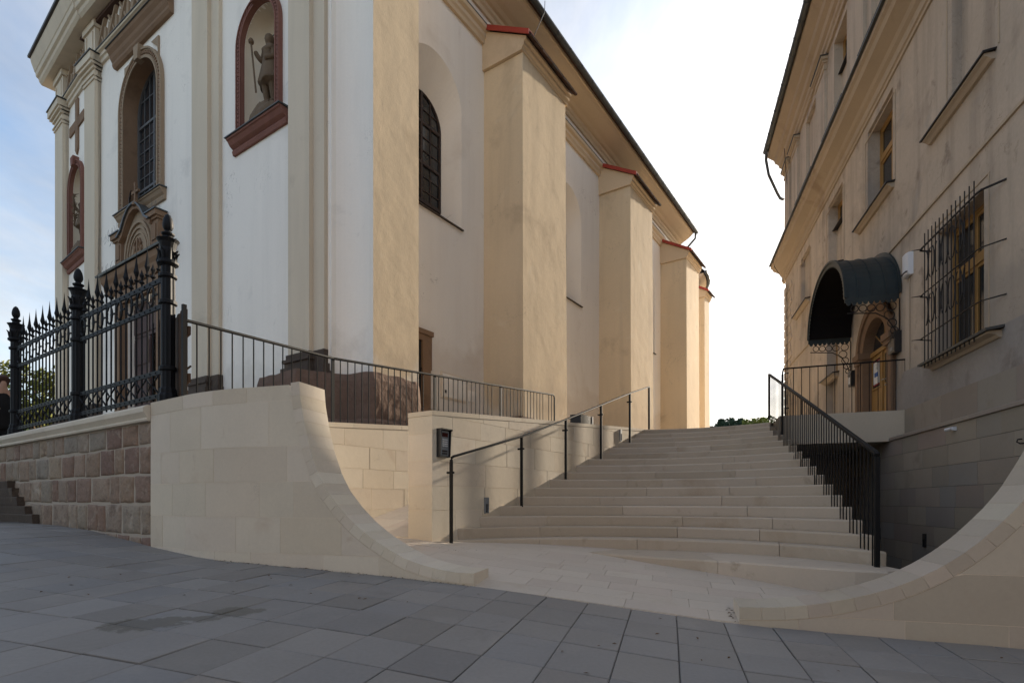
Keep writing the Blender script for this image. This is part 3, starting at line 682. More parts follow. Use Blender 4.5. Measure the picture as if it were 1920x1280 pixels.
# ------------------------------------------------------------------ railings
HL = thing('handrail', FS.p(.155, .2, -.53), 'black steel handrail with six posts along the left side of the steps', 'handrail')
posts = [(.155, -.533, .583), (1.876, -.062, 1.035), (3.346, .403, 1.488), (4.842, .868, 1.965), (6.372, 1.333, 2.453), (7.6, 1.788, 2.809)]
for i, (k, z0, z1) in enumerate(posts):
    part('post', MB().box(FS, k-.010, k+.010, .2-.024, .2+.024, z0-.02, z1-(.06 if i == 0 else .012)), steel, HL, FS.p(k, .2, z0))
    if i < 5:
        part('wall_bracket', MB().box(FS, k-.014, k+.014, .13, .245, z1-.21, z1-.182), steel, HL, FS.p(k, .1, z1-.2))
pts = [FS.p(posts[0][0], .2, .50), FS.p(posts[0][0], .2, .555), FS.p(posts[0][0]+.012, .2, .585), FS.p(posts[0][0]+.045, .2, .605)]+[FS.p(k, .2, z1) for k, z0, z1 in posts[1:]]
part('rail', MB().tube(pts, .021, 8, flat=(1.2, .8)), steel, HL, FS.p(.155, .2, .58))
PR = thing('terrace_railing', FS.p(0, -2.1, 1.2), 'long thin dark railing with upright bars in front of the church', 'railing')
R0, R1, R2 = FW.p(.775, -.12, 2.13), FS.p(.03, -2.08, 2.213), FS.p(6.93, -2.08, 2.746)
def rl(t):                                   # 0..1 first leg, 1..2 second leg
    a_, b_, u = (R0, R1, t) if t <= 1 else (R1, R2, t-1); return tuple(a_[i]*(1-u)+b_[i]*u for i in range(3))
part('handrail', MB().tube([R0]+[rl(t) for t in (.5, .9, .97, 1.0, 1.01, 1.03, 1.2, 1.6)]+[rl(1.985), (rl(1.997)[0], rl(1.997)[1], rl(2)[2]-.02), (rl(2)[0], rl(2)[1], rl(2)[2]-.08), (R2[0], R2[1], 1.69)], .020, 8), steel, PR)
bar = None; L1, L2 = math.dist(R0, R1), math.dist(R1, R2)
for leg, L_ in ((0, L1), (1, L2)):
    n = int(L_/(.150 if leg == 0 else .143))
    for i in range(1, n):
        p = rl(leg+i/n); 
        if leg == 1 and (i % 15 == 0): continue
        if bar is None: bar = part('baluster', MB().tube([(p[0], p[1], p[2]), (p[0], p[1], p[2]-1.05)], .0095, 6), steel, PR, p)
        else: copyp(bar, PR, p)
for t in (1.0, 1.34, 1.655): p = rl(t); part('post', MB().box(Fr(p[:2], S, (-NN[0], -NN[1])), -.028, .028, -.008, .008, p[2]-1.06, p[2]), steel, PR, (p[0], p[1], p[2]-1.05))
part('post', MB().box(Fr(R0[:2], S, (-NN[0], -NN[1])), -.022, .022, -.02, .02, 1.10, 2.31), steel, PR, (R0[0], R0[1], 1.1))
# right railing of the steps
RR = thing('steps_railing', (3.82, 5.83, -.69), 'black steel railing with close upright bars along the right side of the steps', 'railing')
q0, q1 = Vector((3.83, 5.80, .50)), Vector((5.56, 11.95, 2.75)); FQ = Fr(q0[:2], BD, NB)
LQ = (q1-q0).to_2d().length; dq = (q1-q0)
part('end_post', MB().box(FQ, -.028, .022, -.022, .022, -.70, .47), steel, RR, (q0.x, q0.y, -.69))
part('top_post', MB().box(Fr(q1[:2], BD, NB), -.02, .02, -.02, .02, 1.77, 2.74), steel, RR, (q1.x, q1.y, 1.8))
part('handrail', MB().tube([q0+Vector((0, 0, -.05)), q0+Vector((.0, .0, -.005)), q0+Vector((.012, .045, .022)), q0+dq*.5+Vector((0, 0, .012)), q1+Vector((0, 0, .0))], .027, 4, flat=(1.25, .85)), steel, RR, tuple(q0))
def treadz(p):
    best = None
    for i in range(17, 0, -1):
        r_ = STEP_R(i); 
        if (p.x-r_[0])*BD[0]+(p.y-r_[1])*BD[1] >= -.02: best = i
    return wedge(best) if best else wedge(17)
n = 50
for i in range(1, n):
    p = q0+dq*(i/n); z0 = treadz(p); part('baluster', MB().box(Fr((p.x, p.y), BD, NB), -.010, .010, -.005, .005, z0-.16, p.z), steel, RR, (p.x, p.y, z0))

# ------------------------------------------------------------------ platform and retaining wall of the old house
pf = thing('door_platform', (6.7, 12.5, 1.2), 'plain beige stone landing slab in front of the house door', 'platform')
FP = Fr((5.62, 11.56), nv(2.37, -.84), (-nv(2.37, -.84)[1]*-1, 0)); ax = nv(2.37, -.84); FP = Fr((5.62, 11.56), ax, (ax[1], -ax[0]))     # out = towards the street
part('slab', MB().box(FP, -.02, 2.52, -3.2, 0, 1.19, 1.793), sandst, pf)
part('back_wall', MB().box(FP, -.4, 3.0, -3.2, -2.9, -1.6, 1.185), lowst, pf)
part('side_beam', MB().box(FP, -.06, .16, -3.2, -.04, .9, 1.188), lowst, pf)
lw = thing('retaining_wall', FR.p(-3, .1, -1.2), 'dark coursed sandstone retaining wall under the old house, right of the steps', 'stone wall')
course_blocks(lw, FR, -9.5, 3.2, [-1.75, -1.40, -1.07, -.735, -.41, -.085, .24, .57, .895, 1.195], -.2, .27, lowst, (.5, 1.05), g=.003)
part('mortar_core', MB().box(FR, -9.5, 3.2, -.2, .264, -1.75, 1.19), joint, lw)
a = -9.5
while a < .3: part('ledge_stone', MB().oz(FR, [(-.2, 1.197), (.30, 1.197), (.30, 1.245), (.27, 1.262), (-.2, 1.262)], a+.002, min(.42, a+1.3)-.002), lowst, lw, FR.p(a, .1, 1.2)); a += 1.3
m = MB(); m.prism([(3.2, 4.9, -1.6), (7.3, 4.0, -1.6), (9, 12, -1.6), (5, 12.5, -1.6)], [(3.2, 4.9, -1.45), (7.3, 4.0, -1.45), (9, 12, -1.45), (5, 12.5, -1.45)]); struct('area_floor', m, lowst)
HR = thing('platform_railing', FP.p(0, -.1, 1.8), 'thin dark railing with widely spaced bars on the door landing', 'railing')
f0, f1 = FP.p(.06, -.08, 2.79), FP.p(2.42, -.08, 2.80)
part('handrail', MB().tube([FP.p(.02, .12, 2.62), FP.p(.03, .06, 2.68), FP.p(.06, -.06, 2.785), f0, FP.p(1.2, -.08, 2.795), FP.p(2.36, -.08, 2.80), FP.p(2.45, -.09, 2.815), FP.p(2.475, -.1, 2.84), FP.p(2.48, -.1, 2.92)], .016, 8), steel, HR)
part('post', MB().box(FP, 0, .04, .10, .14, 1.3, 2.63), steel, HR, FP.p(0, .1, 1.7))
b0 = None
for i in range(16):
    p = FP.p(.1+i*.152, -.08, 2.79)
    if b0 is None: b0 = part('baluster', MB().tube([p, (p[0], p[1], 1.785)], .008, 6), steel, HR, p)
    else: copyp(b0, HR, p)
part('floor_bracket', MB().box(FP, .08, .16, -.1, -.06, 2.68, 2.70), steel, HR); part('low_bracket', MB().box(FP, .08, .16, -.1, -.06, 1.95, 1.97), steel, HR)

# ------------------------------------------------------------------ church
def clipc(poly, conv):
    ar = sum(conv[i][0]*conv[(i+1) % len(conv)][1]-conv[(i+1) % len(conv)][0]*conv[i][1] for i in range(len(conv)))
    for i in range(len(conv)):
        p, q = conv[i], conv[(i+1) % len(conv)]; ex, ey = q[0]-p[0], q[1]-p[1]
        if abs(ex)+abs(ey) < 1e-9: continue
        a_, b_ = (ey, -ex) if ar > 0 else (-ey, ex); poly = clip(poly, a_, b_, a_*p[0]+b_*p[1])
        if len(poly) < 3: return []
    return poly
def band(mb, F, A, Bq, o0, o1):           # a moulding between two outlines, one block per step
    for i in range(len(A)-1): mb.az(F, [A[i], A[i+1], Bq[i+1], Bq[i]], o0, o1)
def glazing(parent, F, outline, o, cols, rows, heavyc, heavyr, fm, lm, pm, fw=.05):
    """leaded window: frame, bars and single panes inside a convex outline"""
    ca = sum(p[0] for p in outline)/len(outline); cz = sum(p[1] for p in outline)/len(outline)
    w = part('window', MB().az(F, outline, o-.06, o-.055), black_in, parent, F.p(ca, o, cz))
    inn = [(ca+(a-ca)*(1-fw/.7), cz+(z-cz)*(1-fw/1.4)) for a, z in outline]; m = MB(); n = len(outline)
    for i in range(n): m.az(F, [outline[i], outline[(i+1) % n], inn[(i+1) % n], inn[i]], o-.05, o+.03)
    part('frame', m, fm, w)
    a0, a1 = min(p[0] for p in outline), max(p[0] for p in outline); z0, z1 = min(p[1] for p in outline), max(p[1] for p in outline)
    for lst, heavy, vert in ((cols, heavyc, 1), (rows, heavyr, 0)):
        for x in lst:
            h = .032 if x in heavy else .011
            q = [(x-h, z0), (x+h, z0), (x+h, z1), (x-h, z1)] if vert else [(a0, x-h), (a1, x-h), (a1, x+h), (a0, x+h)]
            q = clipc(q, inn)
            if q: part('glazing_bar', MB().az(F, q, o-.03, o+(.025 if x in heavy else .008)+(.002 if vert else 0)), fm if x in heavy else lm, w)
    xs_, zs_ = [a0]+sorted(cols)+[a1], [z0]+sorted(rows)+[z1]
    for i in range(len(xs_)-1):
        for j in range(len(zs_)-1):
            q = clipc([(xs_[i], zs_[j]), (xs_[i+1], zs_[j]), (xs_[i+1], zs_[j+1]), (xs_[i], zs_[j+1])], inn)
            if q:
                t1, t2 = random.uniform(-.004, .004), random.uniform(-.006, .006); cx_, cz_ = (xs_[i]+xs_[i+1])/2, (zs_[j]+zs_[j+1])/2
                m = MB(); f_ = [F.p(a, o-.012+(a-cx_)*t1*4+(z-cz_)*t2*4, z) for a, z in q]; b_ = [F.p(a, o-.018, z) for a, z in q]; m.prism(b_, f_)
                part('pane', m, pm, w, F.p(cx_, o, cz_))
    return w
ch = thing('church', FS.p(6, -6, 1.2), 'tall white and ochre church with stepped buttresses and a dark roof edge', 'church')
# side wall with three deep arched window recesses
WC = (4.2, 10.7, 18.07); m = MB()
wall_open(m, FS, 1.3, 22.2, 1.0, 13.0, -4.25, -3.7, [('a', c, .94, 6.75, 9.55, .95) for c in WC])
part('side_wall', m, side_pl, ch)
for c in WC:
    A = arch(c, .94, 6.75, 9.55, .95, 24); Bq = arch(c, .68, 7.13, 9.08, .68, 24); m = MB()
    m.quadstrip([FS.p(a, -3.702, z) for a, z in A], [FS.p(a, -4.2, z) for a, z in Bq]); m.add([FS.p(c+.94, -3.7, 6.75), FS.p(c-.94, -3.7, 6.75), FS.p(c-.68, -4.2, 7.13), FS.p(c+.68, -4.2, 7.13)], [(0, 1, 2, 3)])
    part('window_reveal', m, side_pl, ch, FS.p(c, -3.9, 6.75))
    part('window_sill', MB().oz(FS, [(-3.75, 6.70), (-3.64, 6.685), (-3.64, 6.71), (-4.19, 7.135), (-4.19, 7.10)], c-.97, c+.97), darkstone, ch, FS.p(c, -3.7, 6.7))
    glazing(ch, FS, Bq, -4.17, [c-.32, c, c+.32], [7.45, 7.78, 8.4, 8.72, 9.38, 7.13+.95, 9.05], [c], [7.13+.95, 9.05], winframe, winframe, pane_m)
part('back_wall', MB().box(FS, 1.3, 22.2, -14.2, -13.8, 1, 13), side_pl, ch); part('east_wall', MB().box(FS, 21.7, 22.2, -13.8, -4.25, 1, 13), side_pl, ch)
m = MB(); m.oz(FS, [(-3.75, 11.87), (-3.63, 11.87), (-3.61, 11.95), (-3.57, 12.0), (-3.57, 12.10), (-3.50, 12.15), (-3.48, 12.23), (-3.75, 12.26)], 1.9, 22.0); part('string_course', m, corn_pl, ch, FS.p(10, -3.6, 11.9))
part('lead_capping', MB().oz(FS, [(-3.75, 12.262), (-3.47, 12.235), (-3.47, 12.255), (-3.75, 12.285)], 1.9, 22.02), zinc, ch, FS.p(10, -3.6, 12.2))
prof = [(-3.75, 12.70), (-3.64, 12.70), (-3.62, 12.80), (-3.57, 12.84), (-3.57, 12.94), (-3.50, 12.96), (-3.42, 13.02), (-3.30, 13.07), (-3.05, 13.22), (-2.98, 13.30), (-2.94, 13.31), (-2.94, 13.40), (-3.75, 13.40)]
part('cornice', MB().oz(FS, prof, .9, 22.35), corn_pl, ch, FS.p(10, -3.3, 12.9))
rf = part('roof', MB().oz(FS, [(-2.86, 13.41), (-2.80, 13.47), (-8.6, 19.4), (-14.5, 13.47), (-14.4, 13.41)], .8, 22.5), tile_m, ch, FS.p(10, -9, 13.4))
k = .85
while k < 22.4:
    part('roof_tile', MB().oz(FS, [(-2.78, 13.425+random.uniform(-.008, .008)), (-2.74, 13.435), (-2.74, 13.475), (-3.15, 13.86), (-3.15, 13.80)], k+.008, k+.43), tile_m, rf, FS.p(k, -2.8, 13.45)); k += .44
m = MB(); gp = [(math.cos(math.pi*(1+i/8)), math.sin(math.pi*(1+i/8))) for i in range(9)]
m.oz(FS, [(-2.80+.085*c, 13.42+.085*s_) for c, s_ in gp]+[(-2.80+.078*c, 13.42+.078*s_) for c, s_ in gp[::-1]], 6.5, 22.5); gt = part('gutter', m, zinc, ch, FS.p(14, -2.8, 13.4))
for i in range(22): part('gutter_bracket', MB().oz(FS, [(-2.80+.094*c, 13.42+.094*s_) for c, s_ in gp]+[(-2.80+.085*c, 13.42+.085*s_) for c, s_ in gp[::-1]], 6.8+i*.75, 6.83+i*.75), zinc, gt, FS.p(6.8+i*.75, -2.8, 13.4))
part('downpipe', MB().tube([FS.p(22.3, -2.80, 13.36), FS.p(22.42, -2.85, 13.1), FS.p(22.5, -3.3, 12.75), FS.p(22.4, -3.6, 12.55), FS.p(22.38, -3.62, 8)], .05, 8), zinc, ch, FS.p(22.4, -3, 12))
part('lightning_wire', MB().tube([FS.p(7.6, -2.76, 13.75), FS.p(7.45, -2.68, 13.3), FS.p(7.2, -2.9, 12.5)], .010, 5), zinc, ch, FS.p(7.5, -2.8, 12.5))
# buttresses
def buttress(k0, k1, of=2.5, zt=0, F=FS, ob=3.72, base=0):
    b_ = part('buttress', MB().prism([F.p(k0-.03, -ob, 1.0), F.p(k1+.05, -ob, 1.0), F.p(k1+.05, -of+.04, 1.0), F.p(k0-.02, -of+.04, 1.0)], [F.p(k0, -ob, 11.2+zt), F.p(k1, -ob, 11.2+zt), F.p(k1, -of, 11.2+zt), F.p(k0, -of, 11.2+zt)]), ochre_pl, ch, F.p((k0+k1)/2, -of, 1.2))
    dk = (ob-of)*.62
    P = [(-ob, 11.21+zt), (-of+.005, 11.21+zt), (-of+.03, 11.22+zt), (-of+.04, 11.28+zt), (-of+.09, 11.31+zt), (-of+.09, 11.39+zt), (-of+.15, 11.42+zt), (-of+.15, 11.49+zt), (-ob, 11.49+zt+dk)]
    m = MB(); m.oz(F, P, k0-.08, k1+.08); part('cap_moulding', m, corn_pl, b_, F.p((k0+k1)/2, -of, 11.2+zt))
    r0 = (-of+.26, 11.47+zt); r1 = (-ob, 11.47+zt+dk+.07)
    part('roof_slab', MB().oz(F, [r0, (r0[0]-.01, r0[1]+.05), (r1[0], r1[1]+.06), r1], k0-.13, k1+.16), black_metal, b_, F.p((k0+k1)/2, -of, 11.5+zt))
    part('red_flashing', MB().oz(F, [(r0[0]+.02, r0[1]-.05), (r0[0]+.02, r0[1]+.075), (r1[0], r1[1]+.085), (r1[0], r1[1]-.05)], k0-.165, k0-.132), red_metal, b_, F.p(k0-.15, -of, 11.5+zt))
    part('red_flashing', MB().oz(F, [(r0[0]+.02, r0[1]+.055), (r0[0]+.02, r0[1]+.075), (r1[0], r1[1]+.085), (r1[0], r1[1]+.065)], k0-.13, k0+.10), red_metal, b_, F.p(k0, -of, 11.55+zt))
    w = (k1-k0+.22)/9
    for i in range(9): part('roof_tile', MB().oz(F, [(r0[0]-.02, r0[1]-.035), (r0[0]+.05, r0[1]-.055+random.uniform(-.01, .01)), (r0[0]+.06, r0[1]-.005), (r0[0]-.25, r0[1]+.215)], k0-.09+i*w+.006, k0-.09+(i+1)*w-.006), tile_m, b_, F.p(k0+i*w, -of, 11.5+zt))
    return b_
buttress(6.07, 8.29); buttress(13.1, 15.32); buttress(19.76, 21.75, zt=-.15)
# corner pier, hollow corner
part('corner_pier', MB().xy([FS.p(1.22, -2.5, 0)[:2], FS.p(2.367, -2.5, 0)[:2], FS.p(2.367, -4.2, 0)[:2], FS.p(2.1, -4.2, 0)[:2], FS.p(1.75, -2.75, 0)[:2]], 1.0, 12.95), ochre_pl, ch, FS.p(1.8, -2.5, 1.2))
bz = []
for i in range(17):
    t = i/16; p0, p1, p2 = (3.36, .93), (3.12, 1.50), (2.503, 1.222); bz.append(tuple((1-t)**2*p0[q]+2*t*(1-t)*p1[q]+t*t*p2[q] for q in (0, 1)))
part('hollow_corner', MB().xy([FS.p(k, -o_, 0)[:2] for o_, k in bz]+[FS.p(1.6, -2.55, 0)[:2], FS.p(2.2, -3.4, 0)[:2]], 1.0, 12.95), white_pl, ch, FS.p(1, -3, 1.2))
# rock footing
def rock(poly, z0, z1, ztops=None, n=26, amp=.05, mat=rockm, smooth=False):
    """rough footing: outline sampled finely, stacked and roughened"""
    P = resample(poly+[poly[0]], n*3); P.pop(); rings = []; nz = 9; ctr = (sum(p[0] for p in P)/len(P), sum(p[1] for p in P)/len(P))
    for j in range(nz+1):
        z = z0+(z1-z0)*j/nz; ring = []
        for (a, o_) in P:
            x, y, _ = FS.p(a, o_, 0); f_ = amp*(mnoise.noise((x*1.3, y*1.3, z*1.3))+.6*mnoise.noise((x*4, y*4, z*4))+.35*mnoise.noise((x*11, y*11, z*9))); sh = .05 if j == nz else .012 if j == nz-1 else 0
            dx, dy = a-ctr[0], o_-ctr[1]; l = math.hypot(dx, dy); a2, o2 = a+dx/l*(f_-sh), o_+dy/l*(f_-sh); ring.append(FS.p(a2, o2, z+(.05*mnoise.noise((x*3, y*3, 9)) if j == nz else .02*mnoise.noise((x*3, y*3, z*5)))))
        rings.append(ring)
    m = MB(); m.loft(rings); m.smooth = smooth; return m
part('rock_footing', rock([(.30, -4.6), (.30, -3.4), (.60, -3.25), (1.02, -2.95), (1.16, -2.42), (2.33, -2.40), (2.42, -2.6), (2.42, -4.0)], 1.0, 2.29, amp=.022), rockm, ch, FS.p(1.5, -2.6, 1.2))
part('rock_footing', rock([(.2, -4.7), (.2, -3.3), (.55, -3.1), (.95, -2.85), (1.05, -2.32), (2.36, -2.30), (2.5, -2.5), (2.5, -4.0)], 1.0, 1.45, amp=.04), rockm, ch, FS.p(1.5, -2.6, 1.2))
part('rock_footing', rock([(2.42, -3.62), (6.0, -3.62), (6.0, -2.43), (8.4, -2.43), (8.4, -2.9), (6.5, -4.0), (2.42, -4.0)], 1.2, 2.12, amp=.03), rockm, ch, FS.p(5, -3, 1.2))
# small side door and meter cabinet
dr = part('side_door', MB().box(FS, 2.9, 3.66, -3.73, -3.66, 1.9, 3.72), darkstone, ch, FS.p(3.3, -3.7, 2))
part('door_leaf', MB().box(FS, 2.95, 3.64, -3.66, -3.64, 1.9, 3.62), black_metal, dr); m = MB(); m.box(FS, 3.66, 3.92, -3.72, -3.60, 1.9, 3.62); m.box(FS, 2.8, 3.92, -3.72, -3.60, 3.622, 3.76); m.box(FS, 3.90, 3.98, -3.72, -3.62, 3.0, 3.80); m.box(FS, 2.8, 3.99, -3.72, -3.57, 3.762, 3.87)
part('stone_frame', m, brown_st, dr); part('handle', MB().tube([FS.p(3.5, -3.62, 2.75), FS.p(3.55, -3.58, 2.80), FS.p(3.56, -3.56, 2.98)], .02, 6), iron, dr); part('strap_hinge', MB().box(FS, 3.30, 3.6, -3.638, -3.62, 2.88, 2.92), iron, dr)
mc = part('meter_cabinet', MB().box(FS, 4.36, 5.30, -3.72, -3.675, 2.46, 3.08), mortar, ch, FS.p(4.8, -3.7, 2.5)); part('cabinet_door', MB().box(FS, 4.40, 5.26, -3.675, -3.66, 2.50, 3.04), white_pl, mc); part('lock', MB().box(FS, 4.47, 4.52, -3.66, -3.645, 2.58, 2.65), black_pv, mc)
part('small_hatch', MB().box(FS, 5.40, 5.75, -3.72, -3.688, 2.52, 2.80), white_pl, ch, FS.p(5.6, -3.7, 2.5))
# apse
m = MB(); n = 28; ac = (26.5, -9.0)
def apse(r): return [FS.p(ac[0]+r*math.sin(math.pi*i/n), ac[1]+r*math.cos(math.pi*i/n), 0)[:2] for i in range(n+1)]
part('apse_wall', MB().xy(apse(4.6)+[FS.p(22, -13.6, 0)[:2], FS.p(22, -4.4, 0)[:2]], 1, 12.6), side_pl, ch, FS.p(26, -9, 1.2))
m = MB(); pr_ = [(4.62, 12.1), (4.75, 12.2), (4.8, 12.4), (5.1, 12.6), (5.45, 12.85), (5.45, 12.95), (4.55, 12.95)]
m.loft([[(*apse(r)[i], z) for r, z in pr_] for i in range(n+1)]); part('apse_cornice', m, corn_pl, ch, FS.p(28, -6, 12.5))
m = MB(); m.tube([(*p, 12.98) for p in apse(5.58)], .09, 8); part('apse_gutter', m, zinc, ch, FS.p(28, -4, 13))
m = MB(); m.add([(*p, 12.98) for p in apse(5.6)]+[FS.p(26, -9, 19)], [(i, i+1, n+1) for i in range(n)]); part('apse_roof', m, tile_m, ch, FS.p(28, -8, 13))
buttress(26.2, 27.2, of=3.4, zt=.25, ob=4.6)

# west front
m = MB(); wall_open(m, FF, 3.30, 14.15, 5.3, 13.7, -.55, 0, [('a', 10.82, .96, 7.62, 10.30, .97), ('a', 5.53, .62, 7.62, 9.45, .64)]); wall_open(m, FF, 3.30, 14.15, 1.0, 5.3, -.55, 0, [('r', 9.75, 11.65, 1.15, 5.22)])
part('west_front', m, white_pl, ch, FF.p(8, 0, 1.2))
m = MB(); wall_open(m, FL, -.35, 3.10, 1.0, 13.7, -.55, 0, [('a', 1.25, .58, 7.42, 9.55, .62)]); part('west_front', m, white_pl, ch, FL.p(1.5, 0, 1.2))
def shaft(F, a0, a1, o1, name='pilaster', z0=2.70, z1=11.84): return part(name, MB().box(F, a0, a1, -.02, o1, z0, z1), trim_pl, ch, F.p((a0+a1)/2, o1, z0))
def capital(par, F, a0, a1, o):
    st_ = [(0.03, 11.42, 11.50), (.06, 11.502, 11.54), (0.015, 11.542, 11.70), (.06, 11.702, 11.78), (.12, 11.782, 11.86), (.16, 11.862, 12.06)]
    m = MB()
    for e, z0, z1 in st_: m.box(F, a0-e, a1+e, -.02, o+e, z0+.42, z1+.42)
    part('capital', m, trim_pl, par, F.p(a0, o, 11.4)); part('lead_capping', MB().box(F, a0-.19, a1+.19, -.02, o+.19, 12.482, 12.51), zinc, par, F.p(a0, o, 12.5))
for F, a0, a1, b0, b1 in ((FF, 3.72, 4.36, 3.40, 4.36), (FF, 7.30, 7.98, 6.98, 7.98), (FF, 13.38, 14.11, 13.38, 14.12), (FL, 2.20, 3.04, 2.20, 3.08)):
    l2 = shaft(F, b0, b1, .08, 'half_pilaster'); p_ = shaft(F, a0, a1, .16); capital(p_, F, a0, a1, .16); capital(l2, F, b0, b1-.002, .078)
    m = MB()
    for e, z0, z1 in ((.14, 1.9, 2.30), (.10, 2.302, 2.44), (.05, 2.442, 2.54), (.08, 2.542, 2.60), (.03, 2.602, 2.70)): m.box(F, a0-e, a1+e, -.02, .16+e, z0+.05, z1+.05)
    part('plinth', m, darkstone, p_, F.p(a0, .16, 1.9))
    m = MB()
    for e, z0, z1 in ((.11, 1.9, 2.31), (.06, 2.312, 2.45), (.03, 2.452, 2.701)): m.box(F, b0-e, b1+e, -.02, .08+e, z0+.052, z1+.05)
    part('plinth', m, darkstone, l2, F.p(b0, .08, 1.9))
    part('frieze_block', MB().box(F, a0, a1, -.02, .15, 12.52, 13.50).box(F, a0-.05, a1+.05, -.02, .20, 13.32, 13.502).box(F, a0+.12, a1-.12, .14, .175, 12.70, 12.76).box(F, a0+.12, a0+.17, .14, .175, 12.762, 13.24).box(F, a1-.17, a1-.12, .14, .175, 12.762, 13.24), trim_pl, p_, F.p(a0, .16, 12.5))
for F, a0, a1 in ((FF, 3.3, 14.12), (FL, -.05, 3.1)):
    dz2 = .004 if F is FL else 0
    part('architrave', MB().oz(F, [(-.02, 12.280+dz2), (.06, 12.280+dz2), (.06, 12.390+dz2), (.10, 12.410+dz2), (.10, 12.500+dz2), (.16, 12.520+dz2), (.17, 12.560+dz2), (-.02, 12.560+dz2)], a0, a1), trim_pl, ch, F.p(a0, .1, 12.260))
    part('lead_capping', MB().oz(F, [(-.02, 12.562), (.19, 12.562), (.19, 12.585), (-.02, 12.600)], a0, a1), zinc, ch, F.p(a0, .1, 12.560))
    m = MB(); x = a0+.3
    while x < a1-.8:                                                 # crossed-ribbon relief on the frieze
        for (p, q) in (((x, 12.64), (x+.55, 13.44)), ((x+.55, 12.64), (x, 13.44))):
            dx, dz = q[0]-p[0], q[1]-p[1]; l = math.hypot(dx, dz); nx_, nz_ = -dz/l*.035, dx/l*.035; oo = .06 if p[0] == x else .085
            m.az(F, [(p[0]+nx_, p[1]+nz_), (q[0]+nx_, q[1]+nz_), (q[0]-nx_, q[1]-nz_), (p[0]-nx_, p[1]-nz_)], -.01, oo)
        for s_ in (-1, 1):
            cx = x+.275+s_*.22; m.az(F, [(cx-.07, 12.9), (cx, 12.8), (cx+.08, 12.95), (cx+.03, 13.23), (cx-.08, 13.17)], -.01, .05)
        x += .72
    part('frieze_relief', m, tan_st, ch, F.p(a0, .1, 12.2))
    dzc = .004 if F is FL else 0
    part('main_cornice', MB().oz(F, [(-.5, 13.510+dzc), (.38, 13.510+dzc), (.44, 13.580+dzc), (.46, 13.660+dzc), (.52, 13.700+dzc), (.54, 13.820+dzc), (.56, 13.84+dzc), (.60, 13.96+dzc), (.64, 14.08+dzc), (.66, 14.16+dzc), (.66, 14.22+dzc), (-.5, 14.220+dzc)], a0-(.3 if F is FF else .45), a1+(.5 if F is FL else .14)), trim_pl, ch, F.p(a0, .3, 13.560+dzc))
    part('roof_edge', MB().oz(F, [(-.5, 14.222+dzc), (.72, 14.222+dzc), (.73, 14.28+dzc), (-.5, 14.410+dzc)], a0-(.3 if F is FF else .45), a1+(.55 if F is FL else .14)), black_metal, ch, F.p(a0, .3, 14.260))
part('gable', MB().az(FF, [(3, 14.3), (14.1, 14.3), (11, 19), (9, 21), (7, 19)], -.6, -.1), white_pl, ch, FF.p(8, 0, 13.8))
part('north_wall', MB().box(FL, 2.95, 3.3, -3, -.55, 1, 13.3), white_pl, ch, FL.p(3.2, -4, 1.2))
def beads(F, c, hw, z0, zs, rise, o, step, sz, par, mat):
    m = MB(); L_ = resample(arch(c, hw, z0, zs, rise, 24), int(2*(zs-z0)/step+math.pi*hw/step))
    for i in range(len(L_)-1):
        (a, z), (a2, z2) = L_[i], L_[i+1]; l = math.dist(L_[i], L_[i+1]); ta, tz = (a2-a)/l, (z2-z)/l; na, nz = -tz, ta
        q = [(a+na*sz, z+nz*sz), (a+ta*step*.65+na*sz*.2, z+tz*step*.65+nz*sz*.2), (a+ta*step*.65-na*sz, z+tz*step*.65-nz*sz), (a-na*sz*.2, z-nz*sz*.2)]
        m.az(F, q, o-.01, o+.018)
    part('bead_moulding', m, mat, par, F.p(c, o, z0), kind='stuff')
def framed(F, c, hw, z0, zs, rise, w, mat, deep, name, dm, bead):
    A, Bq = arch(c, hw, z0, zs, rise, 28), arch(c, hw+w, z0, zs, rise+w, 28)
    fr_ = MB(); band(fr_, F, A, Bq, -.02, .07); f_ = part(name, fr_, mat, ch, F.p(c, .05, z0))
    m = MB(); A2, B2_ = arch(c, hw+w*.82, z0, zs, rise+w*.82, 28), arch(c, hw+w*1.02, z0, zs, rise+w*1.02, 28); band(m, F, A2, B2_, .072, .10); A2, B2_ = arch(c, hw-.01, z0, zs, rise-.01, 28), arch(c, hw+w*.18, z0, zs, rise+w*.18, 28); band(m, F, A2, B2_, .072, .09)
    part('rim', m, mat, f_)
    beads(F, c, hw+w*.5, z0+.05, zs, rise+w*.5, .072, bead, w*.2, f_, dm)
    part('keystone', MB().az(F, [(c-.10, zs+rise-.02), (c+.10, zs+rise-.02), (c+.14, zs+rise+w+.10), (c-.14, zs+rise+w+.10)], -.01, .16), mat, f_)
    m = MB(); A3 = arch(c, hw-.006, z0+.004, zs, rise-.006, 28); m.quadstrip([F.p(a, .065, z) for a, z in A3], [F.p(a, deep, z) for a, z in A3]); part('reveal', m, dm, f_)
    return f_
def sill(F, c, hw, zt, mat, par=None, h=.28, o=.16):
    p_ = part('sill', MB().oz(F, [(-.02, zt-h), (.05, zt-h), (.07, zt-h*.75), (.05, zt-h*.6), (o*.6, zt-h*.45), (o*.85, zt-.06), (o, zt-.05), (o, zt-.012), (-.02, zt-.012)], c-hw, c+hw), mat, par or ch, F.p(c, 0, zt-h))
    part('lead_capping', MB().oz(F, [(-.02, zt-.01), (o+.03, zt-.01), (o+.03, zt+.008), (-.02, zt+.03)], c-hw-.03, c+hw+.03), zinc, p_)
